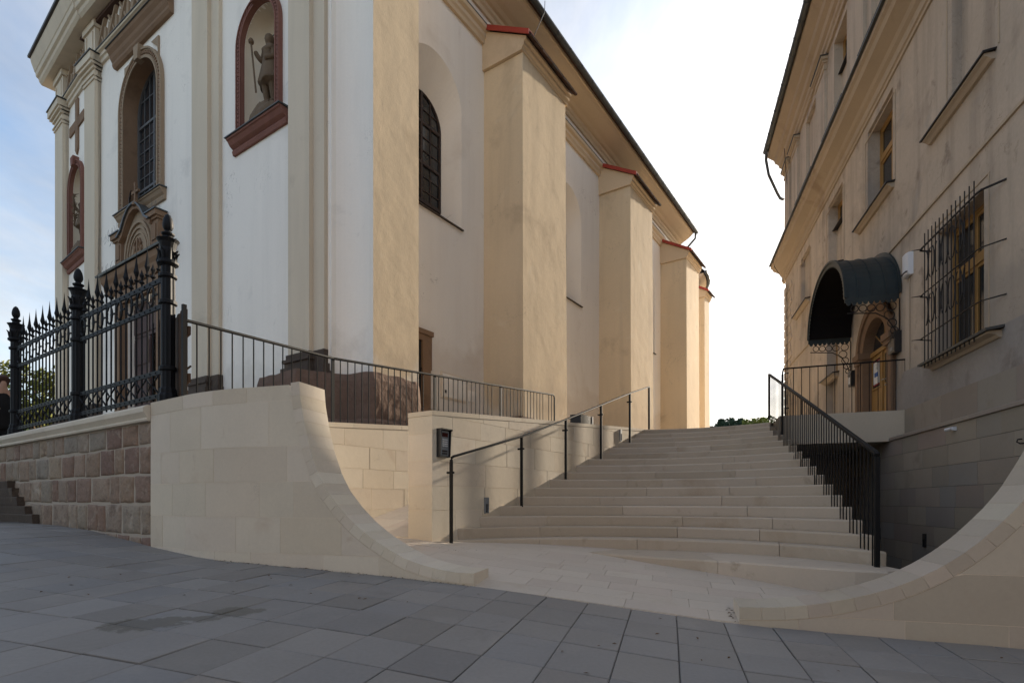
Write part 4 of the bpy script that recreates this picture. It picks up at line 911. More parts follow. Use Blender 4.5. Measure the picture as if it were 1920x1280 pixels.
# great window
gw = framed(FF, 10.82, .96, 7.64, 10.30, .97, .24, tan_st, -.40, 'great_window_surround', brown_st, .10)
sill(FF, 10.82, 1.30, 7.64, tan_st)
glazing(ch, FF, arch(10.82, .955, 7.64, 10.30, .965, 24), -.30, [10.22, 10.52, 11.12, 11.42, 10.82], [7.98, 8.32, 8.66, 9.0, 9.34, 9.68, 10.02, 10.7], [10.82], [8.32, 10.02], lead, lead, pane_m)
part('window_lintel', MB().oz(FF, [(-.02, 11.70), (.08, 11.70), (.12, 11.76), (.12, 11.83), (.16, 11.90), (.18, 11.98), (.24, 12.06), (.26, 12.13), (-.02, 12.14)], 9.15, 12.33), brown_st, ch, FF.p(10.8, 0, 11.6))
part('lead_capping', MB().oz(FF, [(-.02, 12.142), (.29, 12.135), (.29, 12.145), (-.02, 12.075)], 9.12, 12.36), zinc, ch, FF.p(10.8, .2, 12.05))
part('spandrel_ornament', MB().az(FF, [(9.86, 11.50), (9.86, 11.0), (9.92, 11.25), (10.25, 11.50)], -.01, .04), tan_st, ch, FF.p(10, 0, 11.2)); part('spandrel_ornament', MB().az(FF, [(11.78, 11.50), (11.78, 11.0), (11.72, 11.25), (11.39, 11.50)], -.01, .04), tan_st, ch, FF.p(11.6, 0, 11.2))
part('open_casement', MB().prism([FF.p(11.75, -.1, 7.95), FF.p(11.78, -.1, 7.95), FF.p(11.58, .02, 7.72), FF.p(11.55, .02, 7.72)], [FF.p(11.75, -.1, 8.35), FF.p(11.78, -.1, 8.35), FF.p(11.58, .02, 8.0), FF.p(11.55, .02, 8.0)]), winframe, ch, FF.p(11.6, 0, 7.8))
# niches
for F, c, hw, z0, zs, rise, w in ((FF, 5.53, .62, 7.62, 9.45, .64, .14), (FL, 1.25, .58, 7.42, 9.55, .62, .14)):
    f_ = framed(F, c, hw, z0, zs, rise, w, pink_st, -.02, 'niche_surround', pink_st, .085)
    m = MB(); n = 18; rings = []                                   # half-round niche with a quarter-sphere head
    zl = [z0+(zs-z0)*i/6 for i in range(7)]
    for z in zl: rings.append([F.p(c+hw*math.cos(math.pi*i/n), -.46*math.sin(math.pi*i/n)-.03, z) for i in range(n+1)])
    for j in range(1, 10):
        t = math.pi/2*j/9.2; rings.append([F.p(c+hw*math.cos(t)*math.cos(math.pi*i/n), -.46*math.sin(math.pi*i/n)*math.cos(t)**.5-.03, zs+rise*math.sin(t)) for i in range(n+1)])
    m.loft(rings, closed=False); m.smooth = True; part('niche_shell', m, trim_pl, f_)
    part('niche_floor', MB().box(F, c-hw, c+hw, -.5, 0, z0-.08, z0), pink_st, f_)
    sill(F, c, hw+.32, z0-.002, pink_st, h=.30, o=.20)
m = MB(); m.box(FL, 1.10, 1.36, -.01, .045, 10.68, 12.20); m.box(FL, .52, 1.098, -.01, .043, 11.32, 11.60); m.box(FL, 1.362, 1.98, -.01, .043, 11.32, 11.60); part('relief_cross', m, brown_st, ch, FL.p(.7, 0, 10))
m = MB(); m.az(FL, [(1.10, 10.678), (1.23, 10.52), (1.36, 10.678)], -.01, .045); part('relief_cross', m, brown_st, ch, FL.p(.7, 0, 9.8))
# portal
po = part('portal', MB().box(FF, 9.30, 9.73, -.02, .14, 1.1, 5.2).box(FF, 11.67, 12.10, -.02, .14, 1.1, 5.2).box(FF, 9.30, 12.10, -.02, .12, 5.24, 5.56).box(FF, 9.38, 9.66, .14, .18, 1.3, 5.0).box(FF, 11.74, 12.02, .14, .18, 1.3, 5.0), brown_st, ch, FF.p(10.7, .2, 1.2))
part('hood', MB().oz(FF, [(-.02, 5.60), (.13, 5.62), (.17, 5.72), (.19, 5.84), (.25, 5.92), (.27, 6.04), (.28, 6.06), (-.02, 6.20)], 9.12, 12.70), brown_st, po); part('hood_roof', MB().oz(FF, [(-.02, 6.21), (.33, 6.075), (.345, 6.12), (-.02, 6.28)], 9.02, 12.85), zinc, po)
for x in (9.52, 11.56):
    m = MB(); PD = lambda x0, x1, z0, z1, o=.20: m.box(FF, x0, x1, .02, o, z0, z1)
    PD(x, x+.36, 6.1, 6.82); PD(x+.07, x+.29, 6.34, 6.72, .225); PD(x-.04, x+.40, 6.822, 6.88, .24); PD(x-.08, x+.44, 6.882, 7.0, .29); part('pedestal', m, brown_st, po, FF.p(x, .3, 6))
    part('lead_capping', MB().box(FF, x-.11, x+.47, .02, .32, 7.002, 7.03), zinc, po, FF.p(x, .3, 7))
og = [(-.88, 6.74), (-.66, 6.86), (-.46, 7.12), (-.24, 7.30), (0, 7.36), (.24, 7.30), (.46, 7.12), (.66, 6.86), (.88, 6.74)]; cx = 10.70
m = MB(); m.az(FF, [(cx+x, z) for x, z in og]+[(cx+.84, 6.0), (cx-.84, 6.0)], .02, .13); part('tympanum', m, tan_st, po)
m = MB(); band(m, FF, [(cx+x, z+.002) for x, z in og], [(cx+x*1.04, z+.11) for x, z in og], .02, .26); part('pediment_moulding', m, brown_st, po)
m = MB(); band(m, FF, [(cx+x, z+.112) for x, z in og], [(cx+x*1.06, z+.145) for x, z in og], .02, .31); part('lead_capping', m, zinc, po)
m = MB()
for r0, r1, o_ in ((.74, .68, .18), (.62, .57, .165), (.50, .46, .155)): band(m, FF, arch(cx, r0, 6.0, 6.22, r0*1.2, 20), arch(cx, r1, 6.0, 6.22, r1*1.2, 20), .125, o_)
part('arch_moulding', m, tan_st, po); m = MB()
m.box(FF, cx-.03, cx+.03, .12, .18, 6.12, 6.66); m.box(FF, cx-.24, cx+.24, .12, .178, 6.28, 6.32)
for s_ in (-1, 1):
    m.tube([FF.p(cx+s_*.09, .15, 6.64), FF.p(cx+s_*.18, .16, 6.52), FF.p(cx+s_*.11, .16, 6.42), FF.p(cx+s_*.22, .16, 6.22), FF.p(cx+s_*.1, .16, 6.14)], .03, 6); m.box(FF, cx+s_*.16-.06, cx+s_*.16+.06, .12, .165, 6.34, 6.46)
part('carved_emblem', m, brown_st, po)
m = MB(); m.box(FF, cx-.13-.035, cx-.13+.035, .22, .28, 7.45, 7.98); m.box(FF, cx-.31, cx+.05, .222, .278, 7.72, 7.78); m.lathe(*FF.p(cx-.13, .25, 0)[:2], [(.09, 7.40), (.08, 7.46), (.04, 7.52)], 8); part('finial_cross', m, brown_st, po)
m = MB(); random.seed(3)
for i in range(120):
    x = random.choice((random.uniform(9.1, 9.95), random.uniform(11.5, 12.8))); z = 6.16 if random.random() < .55 else (7.03 if (9.45 < x < 9.95 or x > 11.5) else 6.2); o_ = random.uniform(.05, .28)
    m.tube([FF.p(x, o_, z-.03), FF.p(x+random.uniform(-.12, .12), o_+random.uniform(-.08, .08), z+random.uniform(.12, .26))], .0022, 3)
part('bird_spikes', m, lead, po, kind='stuff')
for x0, x1 in ((10.72, 11.62), (9.78, 10.02)):
    d_ = part('door_leaf', MB().box(FF, x0, x1, -.20, -.14, 1.2, 4.3), wood_p, po, FF.p(x0, -.2, 1.2))
    for z in (1.5, 2.6, 3.6): part('door_panel', MB().box(FF, x0+.05, x1-.05, -.14, -.115, z, z+.6), wood_p, d_)
part('transom_panel', MB().box(FF, 9.76, 11.64, -.20, -.15, 4.32, 5.22), wood_p, po)
for i in range(4): part('transom_rail', MB().box(FF, 9.80+i*.47, 9.80+i*.47+.40, -.15, -.125, 4.42, 5.10), wood_p, po, FF.p(9.8+i*.47, -.1, 4.4))
part('dark_interior', MB().box(FF, 9.6, 11.8, -1.4, -1.35, 1.0, 5.3).box(FF, 9.75, 11.65, -1.35, -.55, 1.0, 1.14), black_in, po)
# ------------------------------------------------------------------ old house on the right
ho = thing('old_house', FR.p(3, -4, 1.3), 'weathered beige plaster house with heavy cornices on the right', 'house')
K0, K1 = -9.0, 11.72
m = MB()
ops = [('r', .72, 2.22, 6.62, 8.62), ('r', 4.18, 5.55, 6.45, 8.58), ('r', 7.75, 9.0, 6.75, 8.5), ('r', -3.0, -1.78, 6.45, 8.55), ('r', -2.75, -1.28, 2.42, 4.62), ('r', .84, 2.36, 1.78, 4.2), ('r', 4.62, 5.72, 1.9, 4.75), ('r', -6.4, -5.0, 6.45, 8.55)]
wall_open(m, FR, K0, K1, 1.27, 5.6, -.34, 0, [q for q in ops if q[3] < 5]); wall_open(m, FR, K0, K1, 5.6, 9.12, -.34, 0, [q for q in ops if q[3] > 5]); part('front_wall', m, house_pl, ho, FR.p(2, 0, 1.3))
m = MB(); UP = [('r', .80, 2.05, 10.62, 13.0), ('r', 3.88, 5.05, 10.62, 12.95), ('r', 7.1, 8.4, 10.62, 12.9), ('r', -2.6, -1.3, 10.62, 13.0)]
wall_open(m, FR, K0, K1, 9.121, 13.6, -.34, -.02, UP); part('upper_wall', m, house_pl, ho, FR.p(2, 0, 8.8))
part('rear_panel', MB().box(FR, K0, K1-.3, -.60, -.345, 1.27, 13.5), house_pl, ho, FR.p(2, -.5, 1.3))
part('far_wall', MB().box(FR, K1-.3, K1, -9, -.34, 1.27, 13.6), house_pl, ho, FR.p(K1, -4, 1.3))
part('rough_plinth', MB().az(FR, [(K0, 1.80), (.9, 1.80), (.9, 2.1), (.35, 2.35), (.1, 2.56), (-1.2, 2.50), (-2.6, 2.46), (-4.2, 2.44), (K0, 2.4)], 0, .018), rough_pl, ho, FR.p(-2, 0, 1.8))
a = -8.9
while a < .3:
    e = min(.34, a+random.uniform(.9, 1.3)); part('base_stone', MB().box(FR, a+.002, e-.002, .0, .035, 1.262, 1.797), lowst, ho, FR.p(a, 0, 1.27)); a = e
part('dado_line', MB().az(FR, [(K0, 5.22), (K1, 5.22), (K1, 5.27), (K0, 5.27)], -.01, .03), house_corn, ho, FR.p(2, 0, 5.2))
# cornices, eaves, gutter
part('middle_cornice', MB().oz(FR, [(-.05, 8.84), (.035, 8.84), (.035, 8.91), (.07, 8.93), (.07, 9.01), (.055, 9.02), (.055, 9.12), (.12, 9.17), (.16, 9.25), (.26, 9.31), (.38, 9.37), (.42, 9.46), (.48, 9.50), (.48, 9.60), (-.05, 9.66)], K0, K1+.42), house_corn, ho, FR.p(2, 0, 8.6))
part('lead_capping', MB().oz(FR, [(-.05, 9.662), (.55, 9.602), (.55, 9.63), (-.05, 9.72)], K0, K1+.46), zinc, ho, FR.p(2, .2, 9.6))
part('eaves_cornice', MB().oz(FR, [(-.05, 13.15), (.05, 13.15), (.05, 13.28), (.10, 13.32), (.10, 13.45), (.18, 13.50), (.22, 13.62), (.34, 13.70), (.38, 13.82), (.55, 13.94), (.62, 14.0), (.62, 14.12), (-.05, 14.2)], K0, K1+.30), house_corn, ho, FR.p(2, 0, 13.2))
m = MB(); m.oz(FR, [(.72+.10*c, 14.14+.10*s_) for c, s_ in gp]+[(.72+.092*c, 14.14+.092*s_) for c, s_ in gp[::-1]], K0, K1+.12); gt2 = part('gutter', m, zinc, ho, FR.p(2, .7, 14.1))
for i in range(26): part('gutter_bracket', MB().oz(FR, [(.72+.112*c, 14.14+.112*s_) for c, s_ in gp]+[(.72+.10*c, 14.14+.10*s_) for c, s_ in gp[::-1]], -5+i*.65, -4.96+i*.65), zinc, gt2, FR.p(-5+i*.65, .7, 14.1))
part('roof', MB().oz(FR, [(.66, 14.16), (.66, 14.24), (-5, 19), (-5, 14.2)], K0, K1+.2), tile_m, ho, FR.p(2, -3, 14.3))
part('downpipe', MB().tube([FR.p(K1-.15, .72, 14.06), FR.p(K1+.0, .72, 13.75), FR.p(K1+.12, .6, 13.2), FR.p(K1+.3, .25, 12.5), FR.p(K1+.33, .14, 12.3), FR.p(K1+.22, .05, 12.18)], .055, 8), zinc, ho, FR.p(K1, .5, 13))
part('cable', MB().tube([FR.p(10.6, .25, 13.45), FR.p(10.9, .15, 12.9), FR.p(11.1, .06, 12.3), FR.p(11.15, .04, 9.8), FR.p(11.1, .58, 9.55), FR.p(11.15, .5, 9.2), FR.p(11.2, .05, 8.4), FR.p(11.2, .03, 2)], .012, 5), black_pv, ho, FR.p(11, .1, 10))
# upper pilasters with capitals
for k0, k1 in ((5.75, 6.75), (9.4, 10.3), (10.75, 11.6), (2.35, 3.3), (-1.0, -.0)):
    p_ = part('pilaster', MB().box(FR, k0, k1, -.03, .06, 9.7, 12.85), house_pl, ho, FR.p(k0, 0, 9.7)); m = MB()
    for e, z0, z1 in ((.03, 12.75, 12.82), (.015, 12.822, 12.95), (.06, 12.952, 13.02), (.11, 13.022, 13.10)): m.box(FR, k0-e, k1+e, -.03, .06+e, z0, z1)
    part('capital', m, house_corn, p_); part('lead_capping', MB().box(FR, k0-.14, k1+.14, -.03, .20, 13.102, 13.125), zinc, p_)
def hsill(k0, k1, z, d=.17): 
    p_ = part('sill', MB().oz(FR, [(-.05, z-.11), (.05, z-.11), (.09, z-.07), (d-.03, z-.045), (d-.03, z-.012), (-.05, z-.012)], k0, k1), house_corn, ho, FR.p(k0, 0, z-.1)); part('lead_capping', MB().oz(FR, [(-.32, z+.05), (d, z-.022), (d+.004, z-.012), (d+.002, z+.006), (-.32, z+.065)], k0-.04, k1+.04), black_metal, p_)
for k0, k1, z in ((.62, 2.75, 6.60), (4.1, 5.95, 6.42), (7.7, 9.75, 6.72), (-3.05, -1.05, 6.42), (-6.5, -4.9, 6.42), (.6, 2.35, 10.60), (3.7, 5.6, 10.60), (6.95, 9.2, 10.60), (-2.8, -1.1, 10.6), (4.5, 5.85, 3.55)): hsill(k0, k1, z)
def hframe(k0, k1, z0, z1):                                      # painted line of plaster round an opening
    m = MB(); e = .16
    for q in ((k0-e, k0-e+.025, z0, z1+e), (k1+e-.025, k1+e, z0, z1+e), (k0-e+.026, k1+e-.026, z1+e-.025, z1+e)): m.box(FR, q[0], q[1], -.01, .014, q[2], q[3])
    part('plaster_band', m, house_corn, ho, FR.p(k0, 0, z0))
for q in ((.72, 2.22, 6.62, 8.3), (4.18, 5.55, 6.45, 8.28), (7.75, 9.0, 6.75, 8.2), (-3.0, -1.78, 6.45, 8.3), (-2.75, -1.28, 2.42, 4.62)): hframe(*q)
def casement(k0, k1, z0, z1, o=-.25, cols=2, tr=.62, pm=pane_m):
    w = part('window', MB().box(FR, k0, k1, o-.09, o-.08, z0, z1), black_in, ho, FR.p(k0, o, z0)); m = MB(); f_ = .065; zt = z0+(z1-z0)*tr
    m.box(FR, k0, k0+f_, o-.06, o, z0, z1); m.box(FR, k1-f_, k1, o-.06, o, z0, z1); m.box(FR, k0+f_, k1-f_, o-.06, o, z0, z0+f_); m.box(FR, k0+f_, k1-f_, o-.06, o, z1-f_, z1); part('frame', m, wood_y, w)
    if tr: part('transom', MB().box(FR, k0+f_, k1-f_, o-.06, o+.015, zt-.06, zt+.06), wood_y, w)
    bw = (k1-k0-2*f_)/cols
    for z_a, z_b in (((z0+f_, zt-.06), (zt+.06, z1-f_)) if tr else ((z0+f_, z1-f_),)):
        for c in range(cols):
            x0, x1 = k0+f_+c*bw+.012, k0+f_+(c+1)*bw-.012; m = MB(); s_ = .055
            m.box(FR, x0, x0+s_, o-.05, o-.008, z_a, z_b); m.box(FR, x1-s_, x1, o-.05, o-.008, z_a, z_b); m.box(FR, x0+s_, x1-s_, o-.05, o-.008, z_a, z_a+s_); m.box(FR, x0+s_, x1-s_, o-.05, o-.008, z_b-s_, z_b); part('sash', m, wood_y, w, FR.p(x0, o, z_a))
            part('pane', MB().box(FR, x0+s_, x1-s_, o-.036, o-.03, z_a+s_, z_b-s_), pm, w, FR.p(x0+s_, o, z_a))
    return w
casement(.72, 2.22, 6.68, 8.62); casement(4.18, 5.55, 7.92, 8.58, tr=0); casement(-2.75, -1.28, 2.48, 4.62, o=-.22, pm=pane_m); casement(4.62, 5.72, 3.6, 4.75, tr=0); casement(3.88, 5.05, 12.1, 12.95, tr=0)
part('blind_panel', MB().box(FR, 4.18, 5.55, -.33, -.22, 6.46, 7.86), house_pl, ho, FR.p(4.8, -.2, 6.5)); part('lead_capping', MB().oz(FR, [(-.33, 7.90), (-.10, 7.862), (-.10, 7.88), (-.33, 7.918)], 4.19, 5.54), black_metal, ho, FR.p(4.8, -.2, 7.9))
part('blind_panel', MB().box(FR, 3.88, 5.05, -.33, -.22, 10.63, 12.05), house_pl, ho, FR.p(4.5, -.2, 10.7)); part('lead_capping', MB().oz(FR, [(-.33, 12.09), (-.12, 12.052), (-.12, 12.07), (-.33, 12.11)], 3.89, 5.04), black_metal, ho, FR.p(4.5, -.2, 12.1))
part('blind_panel', MB().box(FR, 7.75, 9.0, -.34, -.12, 6.76, 8.49), house_pl, ho, FR.p(8, -.2, 6.8)); part('blind_panel', MB().box(FR, -3.0, -1.78, -.34, -.14, 6.46, 8.54), house_pl, ho, FR.p(-2.4, -.2, 6.5)); part('blind_panel', MB().box(FR, 7.1, 8.4, -.34, -.14, 10.63, 12.9), house_pl, ho, FR.p(7.7, -.2, 10.7)); part('blind_panel', MB().box(FR, .80, 2.05, -.34, -.14, 10.63, 13.0), house_pl, ho, FR.p(1.4, -.2, 10.7))
part('blind_panel', MB().box(FR, 4.62, 5.72, -.34, -.16, 1.9, 3.56), house_pl, ho, FR.p(5, -.2, 2))
hsill(-3.25, -1.18, 2.40, .22); part('slate_slab', MB().oz(FR, [(-.2, 2.445), (.24, 2.38), (.245, 2.415), (-.2, 2.48)], -3.32, -1.12), zinc, ho, FR.p(-2, .1, 2.4))
# corner rustication
for i in range(20):
    z = 1.8+i*.335; w = .55 if i % 2 else .34
    part('quoin', MB().az(FR, [(K1-w, z+.02), (K1+.06, z+.02), (K1+.06, z+.30), (K1-w, z+.30)], -.3, .05), house_pl, ho, FR.p(K1, 0, z))
    if 5.4 > z or True:
        part('quoin', MB().az(FR, [(K1-w-.72, z+.05), (K1-w-.06, z+.02), (K1-w-.06, z+.30), (K1-w-.50, z+.30)], -.01, .02), house_pl, ho, FR.p(K1-1, 0, z))
# door with stone surround
dd = part('front_door', MB().box(FR, .85, 2.35, -.33, -.30, 1.80, 4.15), black_in, ho, FR.p(1.85, -.3, 1.8))
A, Bq = arch(1.60, .75, 1.80, 3.36, .72, 20), arch(1.60, 1.08, 1.80, 3.36, 1.04, 20); m = MB(); band(m, FR, A, Bq, -.26, .075); part('stone_surround', m, brown_st, dd)
A2, B2_ = arch(1.60, .98, 1.80, 3.36, .94, 20), arch(1.60, 1.12, 1.80, 3.36, 1.09, 20); m = MB(); band(m, FR, A2, B2_, .076, .12); part('surround_moulding', m, brown_st, dd)
for k in (.66, 2.54): part('impost', MB().box(FR, k-.22, k+.22, -.25, .17, 3.36, 3.50).box(FR, k-.19, k+.19, -.25, .14, 3.26, 3.358), brown_st, dd)
part('leaf', MB().box(FR, 0.86, 2.34, -.17, -.12, 1.80, 3.36), wood_y, dd); part('transom', MB().box(FR, 0.855, 2.345, -.18, -.08, 3.362, 3.46), wood_y, dd)
part('fanlight', MB().az(FR, arch(1.60, .74, 3.46, 3.461, .60, 16), -.16, -.15), pane_m, dd); m = MB()
for t in (40, 90, 140): m.tube([FR.p(1.60, -.145, 3.46), FR.p(1.60+.72*math.cos(R(t)), -.145, 3.46+.59*math.sin(R(t)))], .015, 4)
part('fanlight_bar', m, wood_y, dd)
for k0, k1 in ((.90, 1.55), (1.65, 2.30)):
    part('panel', MB().box(FR, k0+.06, k1-.06, -.12, -.102, 1.95, 2.45), wood_y, dd, FR.p(k0, -.2, 2)); part('glass_panel', MB().box(FR, k0+.09, k1-.09, -.12, -.107, 2.62, 3.26), pane_m, dd, FR.p(k0, -.2, 2.6))
    m = MB(); m.box(FR, k0+.05, k0+.088, -.12, -.095, 2.58, 3.30); m.box(FR, k1-.088, k1-.05, -.12, -.095, 2.58, 3.30); m.box(FR, k0+.09, k1-.09, -.12, -.096, 2.58, 2.618); m.box(FR, k0+.09, k1-.09, -.12, -.096, 3.262, 3.30); part('panel_moulding', m, wood_y, dd, FR.p(k0, -.2, 2.6))
part('meeting_stile', MB().box(FR, 1.57, 1.63, -.12, -.085, 1.82, 3.35), wood_y, dd); part('handle_plate', MB().box(FR, 1.30, 1.34, -.119, -.092, 2.50, 2.78).tube([FR.p(1.32, -.10, 2.68), FR.p(1.32, -.04, 2.68), FR.p(1.44, -.03, 2.68)], .011, 6).lathe(*FR.p(1.32, -.07, 0)[:2], [(.0, 2.53), (.02, 2.54), (.02, 2.56), (0, 2.57)], 8), silver, dd)
no_ = thing('door_notice', FR.p(2.0, -.1, 2.66), 'white printed notice with a blue picture taped to the yellow door glass', 'notice')
part('sheet', MB().box(FR, 1.80, 2.16, -.104, -.100, 2.70, 3.20), paper, no_); part('picture', MB().box(FR, 1.86, 2.10, -.0995, -.0985, 2.86, 2.96), paper_b, no_); part('red_strip', MB().box(FR, 1.80, 2.16, -.104, -.100, 3.205, 3.225), paper_r, no_); part('red_strip', MB().box(FR, 1.80, 2.16, -.104, -.100, 2.665, 2.69), paper_r, no_)
m = MB()
for i in range(7): m.box(FR, 1.84, 1.84+random.uniform(.12, .20), -.0995, -.0986, 3.02+i*.023, 3.028+i*.023)
part('print_lines', m, black_pv, no_)
# barrel canopy over the door
ca_ = thing('door_canopy', FR.p(1.85, .4, 4.1), 'rounded dark copper canopy with scalloped edge over the house door', 'canopy')
kc, hw, zs, ri, D = 1.85, 1.55, 4.18, 1.22, 1.0
def carc(r=0, n=26, ext=.0): return [(kc+(hw+r)*math.cos(math.pi*i/n), zs+(ri+r)*math.sin(math.pi*i/n)) for i in range(n+1)]
A, Bq = carc(), carc(-.02); m = MB(); 
for i in range(len(A)-1): m.prism([FR.p(*[A[i][0], .02, A[i][1]]), FR.p(A[i+1][0], .02, A[i+1][1]), FR.p(Bq[i+1][0], .02, Bq[i+1][1]), FR.p(Bq[i][0], .02, Bq[i][1])], [FR.p(A[i][0], D, A[i][1]), FR.p(A[i+1][0], D, A[i+1][1]), FR.p(Bq[i+1][0], D, Bq[i+1][1]), FR.p(Bq[i][0], D, Bq[i][1])])
part('barrel_sheet', m, copper, ca_)
A, Bq = carc(-.022), carc(-.035); m = MB(); band(m, FR, A, Bq, .03, D-.01); part('lining', m, black_in, ca_)
for o_, w, rr in ((.015, .03, .09), (.25, .022, .02), (.50, .022, .02), (.75, .022, .02), (D-.03, .05, .045)):
    m = MB(); band(m, FR, carc(.001), carc(rr), o_, o_+w); part('seam_rib', m, copper, ca_, FR.p(kc, o_, zs))
m = MB(); L_ = resample(carc(-.01), 46)                                # scalloped fringe hanging inside the front edge
for i in range(0, len(L_)-1):
    (a, z), (a2, z2) = L_[i], L_[i+1]; l = math.dist(L_[i], L_[i+1]); na, nz = (kc-(a+a2)/2), (zs-.2-(z+z2)/2); q = math.hypot(na, nz); na, nz = na/q*.10, nz/q*.10
    m.az(FR, [(a, z), (a2, z2), (a2+na*.6, z2+nz*.6), ((a+a2)/2+na, (z+z2)/2+nz), (a+na*.6, z+nz*.6)], D-.012, D)
part('scalloped_fringe', m, copper, ca_)
for k in (kc-hw, kc+hw):
    m = MB(); m.box(FR, k-.012, k+.012, .03, D, zs-.10, zs+.0)
    for i in range(9): x = .06+i*(D-.08)/9; m.prism([FR.p(k-.008, x, zs-.10), FR.p(k-.008, x+.10, zs-.10), FR.p(k-.008, x+.08, zs-.15), FR.p(k-.008, x+.05, zs-.165), FR.p(k-.008, x+.02, zs-.15)], [FR.p(k+.008, x, zs-.10), FR.p(k+.008, x+.10, zs-.10), FR.p(k+.008, x+.08, zs-.15), FR.p(k+.008, x+.05, zs-.165), FR.p(k+.008, x+.02, zs-.15)])
    part('side_valance', m, copper, ca_, FR.p(k, .5, zs))
    b_ = part('scroll_bracket', MB().box(FR, k-.012, k+.012, .015, .035, zs-.98, zs-.1).tube([FR.p(k, .04, zs-.95), FR.p(k, .10, zs-.72), FR.p(k, .24, zs-.48), FR.p(k, .44, zs-.36), FR.p(k, D-.05, zs-.32)], .012, 6), rusty, ca_, FR.p(k, .1, zs-1))
    for (o_, z, r) in ((.085, zs-.86, .055), (.115, zs-.73, .068), (.15, zs-.58, .08), (.20, zs-.42, .092), (.16, zs-.24, .085), (.36, zs-.25, .075), (.52, zs-.245, .072), (.67, zs-.24, .070), (.82, zs-.235, .068)):
        part('ring', MB().tube([FR.p(k, o_+r*math.cos(2*math.pi*i/16), z+r*math.sin(2*math.pi*i/16)) for i in range(16)], .010, 5, loop=True), rusty, b_, FR.p(k, o_, z))
# window grille
gr = thing('window_grille', FR.p(-2.2, .1, 2.4), 'dark wrought iron grille with scrolls bulging in front of the ground floor window', 'grille')
b0 = None
for i in range(13):
    k = -1.30-i*(1.62/12); p = FR.p(k, .20, 2.32)
    if b0 is None: b0 = part('bar', MB().tube([p, FR.p(k, .20, 4.66)], .0095, 5), rusty, gr, p)
    else: copyp(b0, gr, p)
for z, d_ in ((4.44, .03), (3.62, .0), (2.86, .0)):
    part('cross_bar', MB().tube([FR.p(-1.02, .0, z-.0), FR.p(-1.10, .19, z), FR.p(-1.2, .205, z), FR.p(-2.98, .205, z), FR.p(-3.1, .19, z), FR.p(-3.32, .0, z)], .011 if d_ == 0 else .017, 5), rusty, gr, FR.p(-2, .2, z))
    part('end_spike', MB().tube([FR.p(-1.22, .2, z-.02), FR.p(-1.20, .36, z-.025)], [.012, .004], 5), rusty, gr, FR.p(-1.2, .25, z))
for zc_ in (3.28, 4.06):
    for i in range(6):
        k = -1.47-i*.23
        for s_ in (-1, 1):
            part('scroll', MB().tube([FR.p(k+s_*(.085-.075*math.cos(t)), .212, zc_+.25*math.sin(t*1.0)*1.0+.0) for t in [-1.5+3.0*j/10 for j in range(11)]], .009, 5), rusty, gr, FR.p(k, .2, zc_))
# small fixtures on the house
al = thing('alarm_siren', FR.p(-.15, 0, 4.35), 'white plastic alarm siren box between canopy and window grille', 'alarm box')
m = MB(); m.loft([[FR.p(-.30, 0, z), FR.p(.0, 0, z), FR.p(-.02, d, z), FR.p(-.10, d+.03, z), FR.p(-.20, d+.03, z), FR.p(-.28, d, z)] for z, d in ((4.34, .05), (4.36, .075), (4.42, .085), (4.74, .085), (4.765, .07))]); part('cover', m, white_pv, al); part('light_strip', MB().box(FR, -.27, -.03, .085, .122, 4.395, 4.41), black_pv, al); part('cable', MB().tube([FR.p(-.16, .012, 4.34), FR.p(-.16, .012, 2.5)], .008, 5), house_corn, al)
for k, z0, z1, lab, mm in ((.42, 3.0, 3.42, 'black letter box with rounded lid on the wall right of the door', 1), (3.12, 2.88, 3.26, 'narrow black open-front box on the wall left of the door', 2)):
    t = thing('letter_box', FR.p(k, 0, z0), lab, 'letter box', 'letter boxes by the house door')
    w = .17 if mm == 1 else .11
    m = MB(); m.oz(FR, [(.0, z0), (.11, z0), (.13, z0+.02), (.13, z1-.08), (.10, z1), (.0, z1+.01)], k-w, k+w); part('body', m, black_pv, t); part('flap', MB().oz(FR, [(.131, z1-.11), (.145, z1-.11), (.118, z1+.0), (.10, z1+.012)], k-w-.008, k+w+.008), black_metal, t)
    if mm == 2: part('folded_paper', MB().box(FR, k-.05, k+.05, .131, .137, z0+.06, z0+.22), paper, t)
    else: part('label_plate', MB().box(FR, k-.08, k+.06, .131, .135, z0+.06, z0+.13), grey_pv, t)
cc_ = thing('security_camera', FR.p(-2.55, .27, 1.12), 'small white security camera under the ledge of the dark retaining wall', 'camera')
part('bracket', MB().box(FR, -2.585, -2.535, .272, .32, 1.085, 1.14), white_pv, cc_); m = MB(); m.tube([FR.p(-2.575, .33, 1.115), FR.p(-2.45, .36, 1.105)], .024, 10); part('body', m, white_pv, cc_); m = MB(); m.tube([FR.p(-2.449, .3602, 1.105), FR.p(-2.443, .362, 1.1045)], .018, 10); part('lens', m, black_pv, cc_)
hk = solo('wall_hook', MB().tube([FR.p(-4.20, .27, .775), FR.p(-4.19, .31, .77), FR.p(-4.21, .33, .74), FR.p(-4.24, .31, .715), FR.p(-4.235, .27, .72)], .009, 6), rusty, FR.p(-4.2, .27, .7), 'small dark iron ring hook in the retaining wall at the right edge', 'hook')
